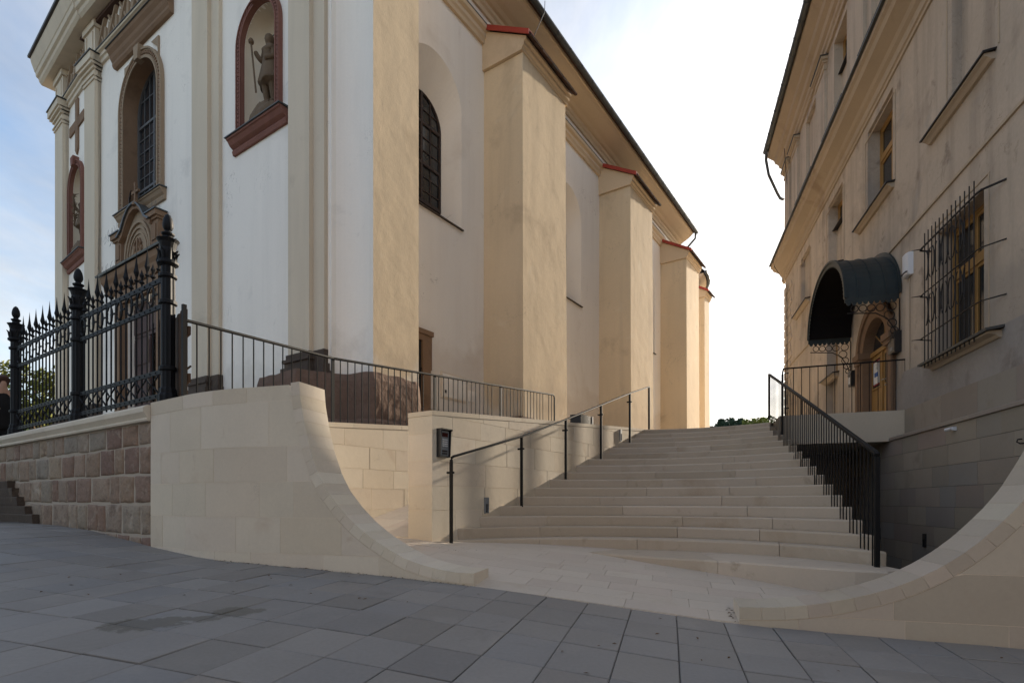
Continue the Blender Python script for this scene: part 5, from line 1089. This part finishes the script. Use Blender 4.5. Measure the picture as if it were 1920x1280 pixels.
# ------------------------------------------------------------------ cast iron fence on the rubble wall
fe = thing('iron_fence', FW.p(3.6, -.15, 1.17), 'ornate black cast iron fence with spear tops and ringed frieze', 'fence')
OF = -.12
def fpost(k):
    x, y, _ = FW.p(k, OF, 0); m = MB(); z = 1.172
    m.lathe(x, y, [(.115, z-.06), (.115, z+.06), (.095, z+.09), (.095, z+.13), (.078, z+.16), (.078, 2.28), (.076, 2.75)], 20, flute=.10); p_ = part('post', m, iron, fe, (x, y, z))
    part('collar', MB().lathe(x, y, [(.082, 1.52), (.098, 1.53), (.098, 1.565), (.082, 1.575)], 16), iron, p_); part('collar', MB().lathe(x, y, [(.082, 2.29), (.10, 2.30), (.10, 2.335), (.082, 2.345)], 16), iron, p_); part('collar', MB().lathe(x, y, [(.082, 2.60), (.10, 2.61), (.10, 2.64), (.082, 2.65)], 16), iron, p_)
    m = MB(); m.lathe(x, y, [(.08, 2.74), (.115, 2.765), (.115, 2.79), (.09, 2.81), (.075, 2.83), (.085, 2.88), (.088, 2.92), (.082, 2.95), (.10, 3.01), (.125, 3.045), (.105, 3.05), (.06, 3.06), (.05, 3.09), (.07, 3.11), (.072, 3.125), (.04, 3.14), (.032, 3.16)], 18); part('capital', m, iron, p_)
    m = MB(); m.smooth = True; m.lathe(x, y, [(.03, 3.155), (.045, 3.17), (.058, 3.20), (.06, 3.235), (.05, 3.29), (.03, 3.335), (.0, 3.36)], 16); part('finial', m, iron, p_)
    m = MB()
    for i in range(8): t = 2*math.pi*i/8; m.tube([(x+.08*math.cos(t), y+.08*math.sin(t), 2.80), (x+.10*math.cos(t), y+.10*math.sin(t), 2.90), (x+.125*math.cos(t), y+.125*math.sin(t), 2.925)], [.022, .016, .006], 5)
    part('acanthus_leaf', m, iron, p_)
for k in (1.17, 3.965, 6.83): fpost(k)
spear = short = barm = ring = loz = None
for k0, k1 in ((1.17, 3.965), (3.965, 6.83)):
    for z, h in ((2.62, .028), (2.31, .026), (1.535, .026), (1.255, .026)):
        m = MB(); m.box(FW, k0+.07, k1-.07, OF-.014, OF+.014, z-h, z+h)
        for i in range(18): q = k0+.15+i*(k1-k0-.3)/17; m.box(FW, q-.009, q+.009, OF+.014, OF+.023, z-.009, z+.009)
        part('rail', m, iron, fe, FW.p(k0, OF, z))
    n = 9; st_ = (k1-k0)/n
    for i in range(2*n):
        k = k0+st_*(.25+i*.5)
        if k < k0+.1 or k > k1-.1: continue
        p = FW.p(k, OF, 1.25); tall = i % 2 == 1
        if barm is None: barm = part('bar', MB().tube([FW.p(k, OF, 1.20), FW.p(k, OF, 2.62)], .0115, 6), iron, fe, p)
        else: copyp(barm, fe, p)
        x, y, _ = p
        if tall:
            if spear is None: spear = part('spear_head', MB().lathe(x, y, [(.012, 2.63), (.012, 2.74), (.03, 2.755), (.03, 2.765), (.014, 2.775), (.014, 2.80), (.036, 2.86), (.022, 2.92), (.011, 3.0), (.0, 3.13)], 6), iron, fe, p)
            else: copyp(spear, fe, p)
        else:
            if short is None: short = part('bud_head', MB().lathe(x, y, [(.012, 2.63), (.012, 2.68), (.036, 2.70), (.014, 2.73), (.014, 2.745), (.03, 2.79), (.014, 2.82), (0, 2.87)], 6), iron, fe, p)
            else: copyp(short, fe, p)
            if ring is None:
                ring = part('ring', MB().tube([FW.p(k+.085*math.cos(2*math.pi*j/18), OF+.018, 2.465+.115*math.sin(2*math.pi*j/18)) for j in range(18)], .013, 5, loop=True), iron, fe, p)
                m = MB()
                for s_ in (-1, 1): m.tube([FW.p(k+s_*.145, OF, 1.28), FW.p(k+s_*.11, OF+.014, 1.33), FW.p(k+s_*.02, OF+.016, 1.395), FW.p(k+s_*.11, OF+.014, 1.46), FW.p(k+s_*.145, OF, 1.51)], .012, 5)
                loz = part('lozenge', m, iron, fe, p)
            else: copyp(ring, fe, p); copyp(loz, fe, p)
    for i in range(2*n-1):
        k = k0+st_*(.5+i*.5); 
        if i % 2 == 1: part('tie', MB().box(FW, k-.065, k+.065, OF+.006, OF+.02, 2.455, 2.475), iron, fe, FW.p(k, OF, 2.46))
fe.scale = (1, 1, 1.039); fe.location.z = 1.17*1.039
gt_ = thing('wooden_gate', FW.p(.86, -.2, 1.2), 'weathered brown plank gate leaf standing open behind the last fence post', 'gate')
g0_, g1_ = FW.p(.82, -.16, 0), FW.p(1.58, -.35, 0); ga = nv(g1_[0]-g0_[0], g1_[1]-g0_[1]); G = Fr(g0_[:2], ga, (ga[1], -ga[0]))
for i in range(8): part('plank', MB().box(G, i*.098, i*.098+.093, -.02, .02, 1.17, 2.28+.015*(i % 2)), wood_b, gt_, G.p(i*.098, 0, 1.2))
for z in (1.42, 1.98): part('cross_batten', MB().box(G, -.02, .79, .021, .05, z, z+.10), wood_b, gt_, G.p(.2, .03, z))
part('bolt', MB().tube([G.p(.05, .06, 1.62), G.p(.42, .06, 1.62)], .012, 6), rusty, gt_)

# ------------------------------------------------------------------ statues, person
def skin_mesh(name, verts, edges, radii, root, mat, sub=2):
    me = bpy.data.meshes.new(name+'_src'); me.from_pydata(verts, edges, []); o = bpy.data.objects.new(name+'_src', me); COL.objects.link(o)
    o.modifiers.new('s', 'SKIN'); sv_ = me.skin_vertices[0].data
    for i, r in enumerate(radii): sv_[i].radius = (r, r) if not isinstance(r, tuple) else r; sv_[i].use_root = (i == root)
    o.modifiers.new('d', 'SUBSURF').levels = sub
    dg = bpy.context.evaluated_depsgraph_get(); dg.update(); me2 = bpy.data.meshes.new_from_object(o.evaluated_get(dg)); bpy.data.objects.remove(o); bpy.data.meshes.remove(me)
    me2.name = name; me2.materials.clear(); me2.materials.append(mat); me2.polygons.foreach_set('use_smooth', [True]*len(me2.polygons)); return me2
def mskin(name, F, V, E_, Rd, root, mat, parent, wl, sub=2):
    P = [tuple(q-w for q, w in zip(F.p(*v), wl)) for v in V]
    return link(name, skin_mesh(name, P, E_, Rd, root, mat, sub), parent, wl)
def statue(F, c, z, h, arm, label):
    s_ = h/1.65; wl = F.p(c, -.15, z); t = thing('statue', wl, label, 'statue', 'saints in the church niches')
    V = [(0, 0, .92), (0, 0, 1.08), (0, .01, 1.26), (0, .01, 1.38), (0, .02, 1.46), (0, .035, 1.56), (0, .03, 1.64),
         (.17, .02, 1.34), (.24, .07, 1.12), (.27, .20, 1.24), (.275, .24, 1.32),
         (-.17, .02, 1.34), (-.23, .04, 1.10), (-.12, .18, 1.02), (-.06, .20, 1.04),
         (.09, 0, .86), (.10, .08, .48), (.12, .0, .08), (.13, .12, .03), (-.09, 0, .86), (-.10, .02, .46), (-.10, -.04, .08), (-.11, .08, .03)]
    E_ = [(0, 1), (1, 2), (2, 3), (3, 4), (4, 5), (5, 6), (3, 7), (7, 8), (8, 9), (9, 10), (3, 11), (11, 12), (12, 13), (13, 14), (0, 15), (15, 16), (16, 17), (17, 18), (0, 19), (19, 20), (20, 21), (21, 22)]
    Rd = [.15, .13, .16, .13, .06, .095, .08, .085, .062, .05, .05, .085, .062, .05, .048, .105, .08, .06, .045, .105, .08, .06, .045]
    mskin('figure', F, [(c+a*s_, -.15+o_*s_, z+.46+b_*s_) for a, o_, b_ in V], E_, [r*s_*1.2 for r in Rd], 0, bronze_st, t, wl)
    m = MB(); rings = []                                              # knee-length tunic with folds, cloak behind
    for j in range(9):
        u = j/8; zz_ = 1.12-.62*u; rr = .20+.13*u; rings.append([F.p(c+s_*(rr*(1+.10*u*math.sin(i*2.1+u))*math.cos(2*math.pi*i/28)), -.15+s_*(rr*.8*(1+.10*u*math.sin(i*1.7))*math.sin(2*math.pi*i/28)), z+.46+s_*(zz_-.05*u*math.cos(i*.9))) for i in range(28)])
    m.loft(rings); m.smooth = True; part('tunic', m, bronze_st, t)
    m = MB(); rings = []
    for j in range(9):
        u = j/8; zz_ = 1.42-1.15*u; rings.append([F.p(c+s_*((.20+.10*u)*math.cos(math.pi*i/14)), -.15-s_*(.05+(.13+.05*math.sin(i*1.9+u*2)*u)*math.sin(math.pi*i/14)), z+.46+s_*zz_) for i in range(15)])
    for r in rings[:]: pass
    m.loft(rings, closed=False); m.smooth = True; part('cloak', m, bronze_st, t)
    m = MB(); m.smooth = True; m.lathe(*F.p(c, -.13, 0)[:2], [(.0, z+.46+1.46*s_), (.09*s_, z+.46+1.50*s_), (.118*s_, z+.46+1.60*s_), (.10*s_, z+.46+1.69*s_), (.05*s_, z+.46+1.735*s_), (.0, z+.46+1.745*s_)], 14); part('hair', m, bronze_st, t)
    m = MB(); hr = .17*s_; m.tube([F.p(c+hr*math.cos(2*math.pi*i/24), -.20, z+.46+1.60*s_+hr*math.sin(2*math.pi*i/24)) for i in range(24)], .008, 5, loop=True); part('halo', m, rusty, t)
    if arm == 'staff':
        p0, p1 = F.p(c+.13*s_, .10, z+.62), F.p(c+.30*s_, .12, z+.46+1.46*s_); m = MB(); m.tube([p0, p1], .020, 6); m.lathe(p1[0], p1[1], [(.0, p1[2]-.03), (.05, p1[2]), (.055, p1[2]+.04), (.03, p1[2]+.09), (0, p1[2]+.10)], 10); part('staff', m, bronze_st, t)
    else:
        m = MB(); p0 = F.p(c+.10, .08, z+.9); p1 = F.p(c-.12, .16, z+1.75); m.tube([p0, p1], .02, 6); random.seed(5)
        for i in range(40): u = random.random(); q = [p0[k_]*(1-u)+p1[k_]*u for k_ in range(3)]; m.tube([q, (q[0]+random.uniform(-.14, .14), q[1]+random.uniform(-.1, .1), q[2]+random.uniform(.02, .16))], [.022, .003], 4)
        part('palm_branch', m, bronze_st, t)
    m = rockbase(F, c+.06, z, .48, .50); part('rocky_base', m, bronze_st, t)
def rockbase(F, c, z, r, h):
    m = MB(); rings = []; n = 16
    for j, (f_, zz_) in enumerate(((1, 0), (.98, .35), (.8, .7), (.5, .95), (.2, 1.05))):
        rings.append([F.p(c+r*f_*(1+.22*mnoise.noise((i*.9, j*.8, c)))*math.cos(2*math.pi*i/n), -.14+r*.62*f_*(1+.25*mnoise.noise((i*.7, j*.9, c+3)))*math.sin(2*math.pi*i/n), z+h*zz_*(1+.25*mnoise.noise((i*.6, j, 3)))) for i in range(n)])
    m.loft(rings); return m
statue(FF, 5.42, 7.63, 1.36, 'staff', 'brown stone saint with halo and raised staff in the right-hand church niche')
statue(FL, 1.15, 7.43, 1.4, 'palm', 'dark stone saint holding a leafy branch in the left church niche')

pl = (-10.27, 11.0, .82); FPn = Fr((pl[0], pl[1]), (.95, -.31), (.31, .95))
pe = thing('person', pl, 'person with short brown hair in a dark coat, head bent, at the left edge', 'person')
V = [(0, 0, .88), (0, 0, 1.05), (.06, 0, 1.24), (.12, 0, 1.36), (.17, 0, 1.43), (.215, 0, 1.52), (.23, 0, 1.60), (.11, .19, 1.30), (.14, .24, 1.04), (.36, .20, .98), (.44, .19, .97), (.11, -.19, 1.30), (.14, -.24, 1.04), (.36, -.20, .99), (.44, -.19, .98), (0, .09, .82), (.03, .10, .46), (-.02, .10, .06), (.12, .10, .03), (0, -.09, .82), (.02, -.10, .46), (-.03, -.10, .06), (.11, -.10, .03), (.275, 0, 1.49)]
E_ = [(0, 1), (1, 2), (2, 3), (3, 4), (4, 5), (5, 6), (3, 7), (7, 8), (8, 9), (9, 10), (3, 11), (11, 12), (12, 13), (13, 14), (0, 15), (15, 16), (16, 17), (17, 18), (0, 19), (19, 20), (20, 21), (21, 22), (5, 23)]
Rd = [.14, .13, .15, .12, .055, .095, .075, .08, .055, .042, .04, .08, .055, .042, .04, .095, .07, .05, .04, .095, .07, .05, .04, .055]
mskin('body', FPn, [(a, o_, pl[2]+z) for a, o_, z in V], E_, Rd, 0, skin, pe, pl)
m = MB(); m.smooth = True; rings = []
for j in range(10):
    u = j/9; zz_ = pl[2]+1.38-.75*u; cx = .11*(1-u); rr = .12+.085*min(1, u*3); rings.append([FPn.p(cx+rr*.85*math.cos(2*math.pi*i/20), rr*1.25*math.sin(2*math.pi*i/20), zz_) for i in range(20)])
m.loft(rings); part('coat', m, coat_m, pe)
for s_ in (-1, 1):
    m = MB(); m.smooth = True; m.tube([FPn.p(.11, s_*.20, pl[2]+1.31), FPn.p(.14, s_*.25, pl[2]+1.04), FPn.p(.32, s_*.21, pl[2]+.98)], [.095, .08, .06], 10); part('sleeve', m, scarf_m, pe)
    m = MB(); m.smooth = True; m.tube([FPn.p(0, s_*.09, pl[2]+.85), FPn.p(.025, s_*.10, pl[2]+.46), FPn.p(-.02, s_*.10, pl[2]+.05)], [.115, .09, .07], 10); part('trouser_leg', m, coat_m, pe)
    part('shoe', MB().box(FPn, -.08, .19, s_*.10-.05, s_*.10+.05, pl[2]-.005, pl[2]+.08), black_pv, pe)
m = MB(); m.smooth = True; rings = []; n = 18
for j in range(9):
    t = math.pi*.98*j/8; rings.append([FPn.p(.195+.125*math.sin(t)*math.cos(2*math.pi*i/n)*(1 if math.cos(2*math.pi*i/n) < .2 or j < 4 else .35)+.02*math.cos(t), .115*math.sin(t)*math.sin(2*math.pi*i/n), pl[2]+1.565+.125*math.cos(t)+.012*mnoise.noise((i*.8, j, 2))) for i in range(n)])
m.loft(rings); part('hair', m, hair_m, pe)
sheet('lower_court', Fr((0, 0), (1, 0), (0, 1)), -40, -9.3, 10.2, 12.2, lambda x, y, a, o: .79, 5, plaza_m)

# ------------------------------------------------------------------ trees, hill, far left background
def leaves(m, c, r, n, size, seed, squash=1.0, shell=.35):
    rd = random.Random(seed)
    for _ in range(n):
        while True:
            v = Vector((rd.uniform(-1, 1), rd.uniform(-1, 1), rd.uniform(-1, 1)))
            if shell < v.length < 1: break
        p = Vector(c)+Vector((v.x*r, v.y*r, v.z*r*squash)); n1 = Vector((rd.uniform(-1, 1), rd.uniform(-1, 1), rd.uniform(-.3, 1))).normalized(); u = n1.orthogonal().normalized(); w = n1.cross(u); s_ = size*rd.uniform(.6, 1.3); k = len(m.v)
        m.v += [tuple(p-u*s_), tuple(p+w*s_*.5+n1*s_*.15), tuple(p+u*s_), tuple(p-w*s_*.5+n1*s_*.15)]; m.f += [(k, k+1, k+2, k+3)]
def tree(loc, h, rad, seed, label, kind, group, size=.2, n=900, mat=leaf_d):
    rd = random.Random(seed); t = thing('conifer_tree' if kind == 'c' else 'leafy_tree', loc, label, 'tree', group); x, y, z = loc
    m = MB(); m.tube([(x, y, z-.3), (x+.02*h*rd.uniform(-1, 1), y, z+h*.4), (x+.03*h*rd.uniform(-1, 1), y, z+h*.92)], [h*.022, h*.014, h*.003], 7)
    crown = MB()
    if kind == 'c':
        L_ = int(h*1.6)
        for j in range(L_):
            u = j/L_; zz_ = z+h*(.15+.84*u); rr = rad*(1-u)**.85+.08
            for q in range(6):
                th = rd.uniform(0, 6.28); e = (x+rr*math.cos(th), y+rr*math.sin(th), zz_-rr*.25)
                m.tube([(x, y, zz_), e], [.02*h*.3*(1-u)+.01, .005], 4)
                for s_ in (.35, .65, .95): leaves(crown, (x+(e[0]-x)*s_, y+(e[1]-y)*s_, zz_-rr*.25*s_), rad*.26, max(2, n//(L_*18)), size, rd.random()*1e6, .45, 0)
    else:
        for q in range(11):
            th = q*2.4+rd.random(); up = rd.uniform(.42, .95); rr = rad*rd.uniform(.35, .85)*math.sin(min(1, (1.08-up)*2.2)*1.57); e = (x+rr*math.cos(th), y+rr*math.sin(th), z+h*up)
            m.tube([(x, y, z+h*rd.uniform(.25, .45)), ((x+e[0])/2, (y+e[1])/2, z+h*up*.8), e], [h*.010, h*.007, h*.002], 5)
            leaves(crown, e, rad*rd.uniform(.30, .48), n//11, size, rd.random()*1e6, .8, .1)
    part('trunk', m, bark, t); o = link('crown', mesh_of(crown, 'crown', mat, loc, recalc=False), t, loc); return t
m = MB(); hx = [-250, -60, 0, 20, 35, 45, 60, 75, 90, 130, 250, 400]; hy = [(85, 1.0), (100, 4), (120, 9), (140, 12), (200, 20), (420, 24)]
for y, z in hy:
    for x in hx: m.v.append((x, y, 1.2+(z-1)*min(1, .35+.65*math.exp(-((x-75)/90)**2))+.6*mnoise.noise((x*.03, y*.03, 0))))
for j in range(len(hy)-1):
    for i in range(len(hx)-1): k = j*len(hx)+i; m.f.append((k, k+1, k+len(hx)+1, k+len(hx)))
struct('hill', m, grass_m)
hs = [(1333, 796, 'c', 3.2, 'lone slim conifer on the horizon beside the last church buttress'), (1352, 782, 'c', 4.2, 'tallest dark conifer on the horizon beyond the steps'), (1362, 788, 'l', 6, 'dark round tree on the horizon, just right of the tallest conifer'), (1374, 786, 'c', 4.4, 'dark conifer on the horizon, left of the pointed middle conifer'),
      (1388, 781, 'c', 4, 'pointed conifer rising from the middle of the horizon clump'), (1400, 785, 'c', 3.6, 'narrow dark conifer on the horizon, right of the pointed middle conifer'), (1408, 788, 'l', 6, 'dark leafy tree at the right end of the horizon clump'), (1422, 786, 'l', 5, 'pale green tree on the horizon beside the top post of the railing'), (1434, 785, 'l', 5, 'pale green tree on the horizon partly behind the top railing post')]
for i, (u, v, kd, rad, lab) in enumerate(hs):
    d = 125 if i < 7 else 70; d += (i*7) % 5*2; x = (u-960)/1036*d; zt = (940-v)/1036*d; h = (11 if kd == 'c' else 9)*(1 if i < 7 else .6); rad *= .62
    tree((x, d, zt-h), h, rad*(.7 if kd == 'c' else 1), 40+i, lab, kd, 'trees on the far hill', size=.42 if i < 7 else .24, n=2600, mat=leaf_c if i < 7 else leaf_y)
tree((-15.9, 18.4, 1.2), 3.25, 1.25, 3, 'young yellow green tree behind the fence left of the church', 'l', 'trees left of the church', size=.085, n=2600, mat=leaf_y)
tree((-19.6, 21.5, 1.2), 2.1, 1.4, 8, 'dark bushy tree behind the garden wall at the left edge', 'l', 'trees left of the church', size=.12, n=2600, mat=leaf_d)
tree((-22.0, 22.5, 1.2), 2.3, 1.6, 12, 'darkest rounded tree at the far left, mostly cut off by the edge', 'l', 'trees left of the church', size=.12, n=2200, mat=leaf_d)
gw_ = solo('garden_wall', MB().box(Fr((-28, 25), (1, .05), (.05, -1)), 0, 11, -.4, 0, .6, 4.4).box(Fr((-28, 25), (1, .05), (.05, -1)), -.05, 11.05, -.45, .05, 4.402, 4.5), granite, (-22, 25, 1.1), 'plain grey garden wall far behind the fence at the left edge', 'wall')
cr = thing('parked_car', (-19.6, 19.6, 1.2), 'small white car parked behind the fence at the left edge', 'car')
FC = Fr((-19.6, 19.6), (.9, -.43), (-.43, -.9))
m = MB(); m.smooth = False
bodyp = [(-1.9, .35), (1.95, .35), (2.0, .6), (1.9, .85), (1.05, .98), (.45, 1.42), (-1.0, 1.45), (-1.75, 1.0), (-1.95, .85)]
m.loft([[FC.p(a, o_*w, 1.2+z) for a, z in bodyp] for o_, w in ((-.84, .93), (-.84, 1.0), (.84, 1.0), (.84, .93))]); part('body', m, car_m, cr)
for o_ in (-.846, .846): part('side_window', MB().az(FC, [(.85, 2.22), (.38, 2.56), (-.95, 2.58), (-1.45, 2.24)], o_-.004, o_+.004), pane_m, cr)
m = MB(); m.prism([FC.p(1.03, -.72, 2.21), FC.p(1.03, .72, 2.21), FC.p(.50, .66, 2.61), FC.p(.50, -.66, 2.61)], [FC.p(1.05, -.72, 2.22), FC.p(1.05, .72, 2.22), FC.p(.52, .66, 2.62), FC.p(.52, -.66, 2.62)]); part('windscreen', m, pane_m, cr)
for a_ in (-1.25, 1.3):
    for o_ in (-.80, .80):
        w_ = part('wheel', MB().tube([FC.p(a_, o_-.09, 1.5), FC.p(a_, o_+.09, 1.5)], .30, 18), rubber, cr, FC.p(a_, o_, 1.5)); part('rim', MB().tube([FC.p(a_, o_-.095, 1.5), FC.p(a_, o_+.095, 1.5)], .19, 14), silver, w_)
lf = thing('low_fence', (-13.0, 12.6, 1.0), 'low rusty iron railing with small spear tops at the left edge', 'fence')
FLF = Fr((-14.5, 12.4), (1, .0), (0, -1))
for z in (1.75, 2.05): part('rail', MB().box(FLF, 0, 2.9, -.015, .015, z-.015, z+.015), rusty, lf)
for i in range(14): part('bar', MB().tube([FLF.p(.1+i*.2, .02, .8), FLF.p(.1+i*.2, .02, 2.15), FLF.p(.1+i*.2, .02, 2.20), FLF.p(.1+i*.2, .02, 2.34)], [.011, .011, .028, .002], 5), rusty, lf, FLF.p(.1+i*.2, 0, 1))
# fallen leaves along the wall foot and on the slabs
m = MB(); rd = random.Random(2)
def fallen(x, y, zf, s_):
    z = zf(x, y)+.003; th = rd.uniform(0, 6.28); c, s2 = math.cos(th)*s_, math.sin(th)*s_; k = len(m.v)
    m.v += [(x-c, y-s2, z), (x-s2*.45, y+c*.45, z+s_*.35), (x+c, y+s2, z+.004), (x+s2*.45, y-c*.45, z+s_*.2)]; m.f.append((k, k+1, k+2, k+3))
for i in range(150):
    a = -5.2+2.9*rd.random()**1.2; p = FT.p(a, .01+abs(rd.gauss(0, .03)), 0); fallen(p[0], p[1], street_z, rd.uniform(.006, .018))
for i in range(46): p = FT.p(rd.uniform(-7, 2.5), rd.uniform(.1, 2.2), 0); fallen(p[0], p[1], street_z, rd.uniform(.010, .022))
for i in range(30): p = FT.p(.02-.06*rd.random(), -rd.random()*.45, 0); fallen(p[0], p[1], land_z, rd.uniform(.006, .016))
for i in range(30): p = FS.p(rd.uniform(-.4, .0), rd.uniform(-.1, .8), 0); fallen(p[0], p[1], land_z, rd.uniform(.006, .014))
o = struct('leaf_litter', m, leaf_b); o['kind'] = 'stuff'

# unseen houses added behind the camera to block sky and bounce warm light
for i, (a0, a1, h, lab) in enumerate(((-16, -5.5, 8.2, 'unseen plain house added across the street for its shade and bounce, left of the viewpoint'), (-5.4, 4.5, 9.0, 'unseen plain house added across the street for its shade and bounce, straight behind the viewpoint'), (4.6, 15, 7.8, 'unseen plain house added across the street for its shade and bounce, right of the viewpoint'))):
    FO = Fr(FT.p(0, 14.5, 0)[:2], T2, B2); t = thing('added_street_house', FO.p((a0+a1)/2, -3, -1.5), lab, 'house', 'unseen houses added across the street')
    ops = []; x = a0+1.0
    while x < a1-1.6:
        for z in (.2, 3.3): ops.append(('r', x, x+1.0, z, z+1.6))
        x += 2.3
    m = MB(); wall_open(m, FO, a0, a1, -2.2, h-1.5, -.3, 0, ops); part('front_wall', m, rough_pl, t)
    for q in ops: part('window', MB().box(FO, q[1], q[2], -.25, -.2, q[3], q[4]), pane_m, t, FO.p(q[1], -.2, q[3]))
    part('rear_wall', MB().box(FO, a0, a1, -8, -7.7, -2.2, h-1.5), house_pl, t); part('roof', MB().oz(FO, [(.4, h-1.5), (.4, h-1.35), (-4, h+2.2), (-8.3, h-1.35), (-8.3, h-1.5)], a0, a1), tile_m, t)
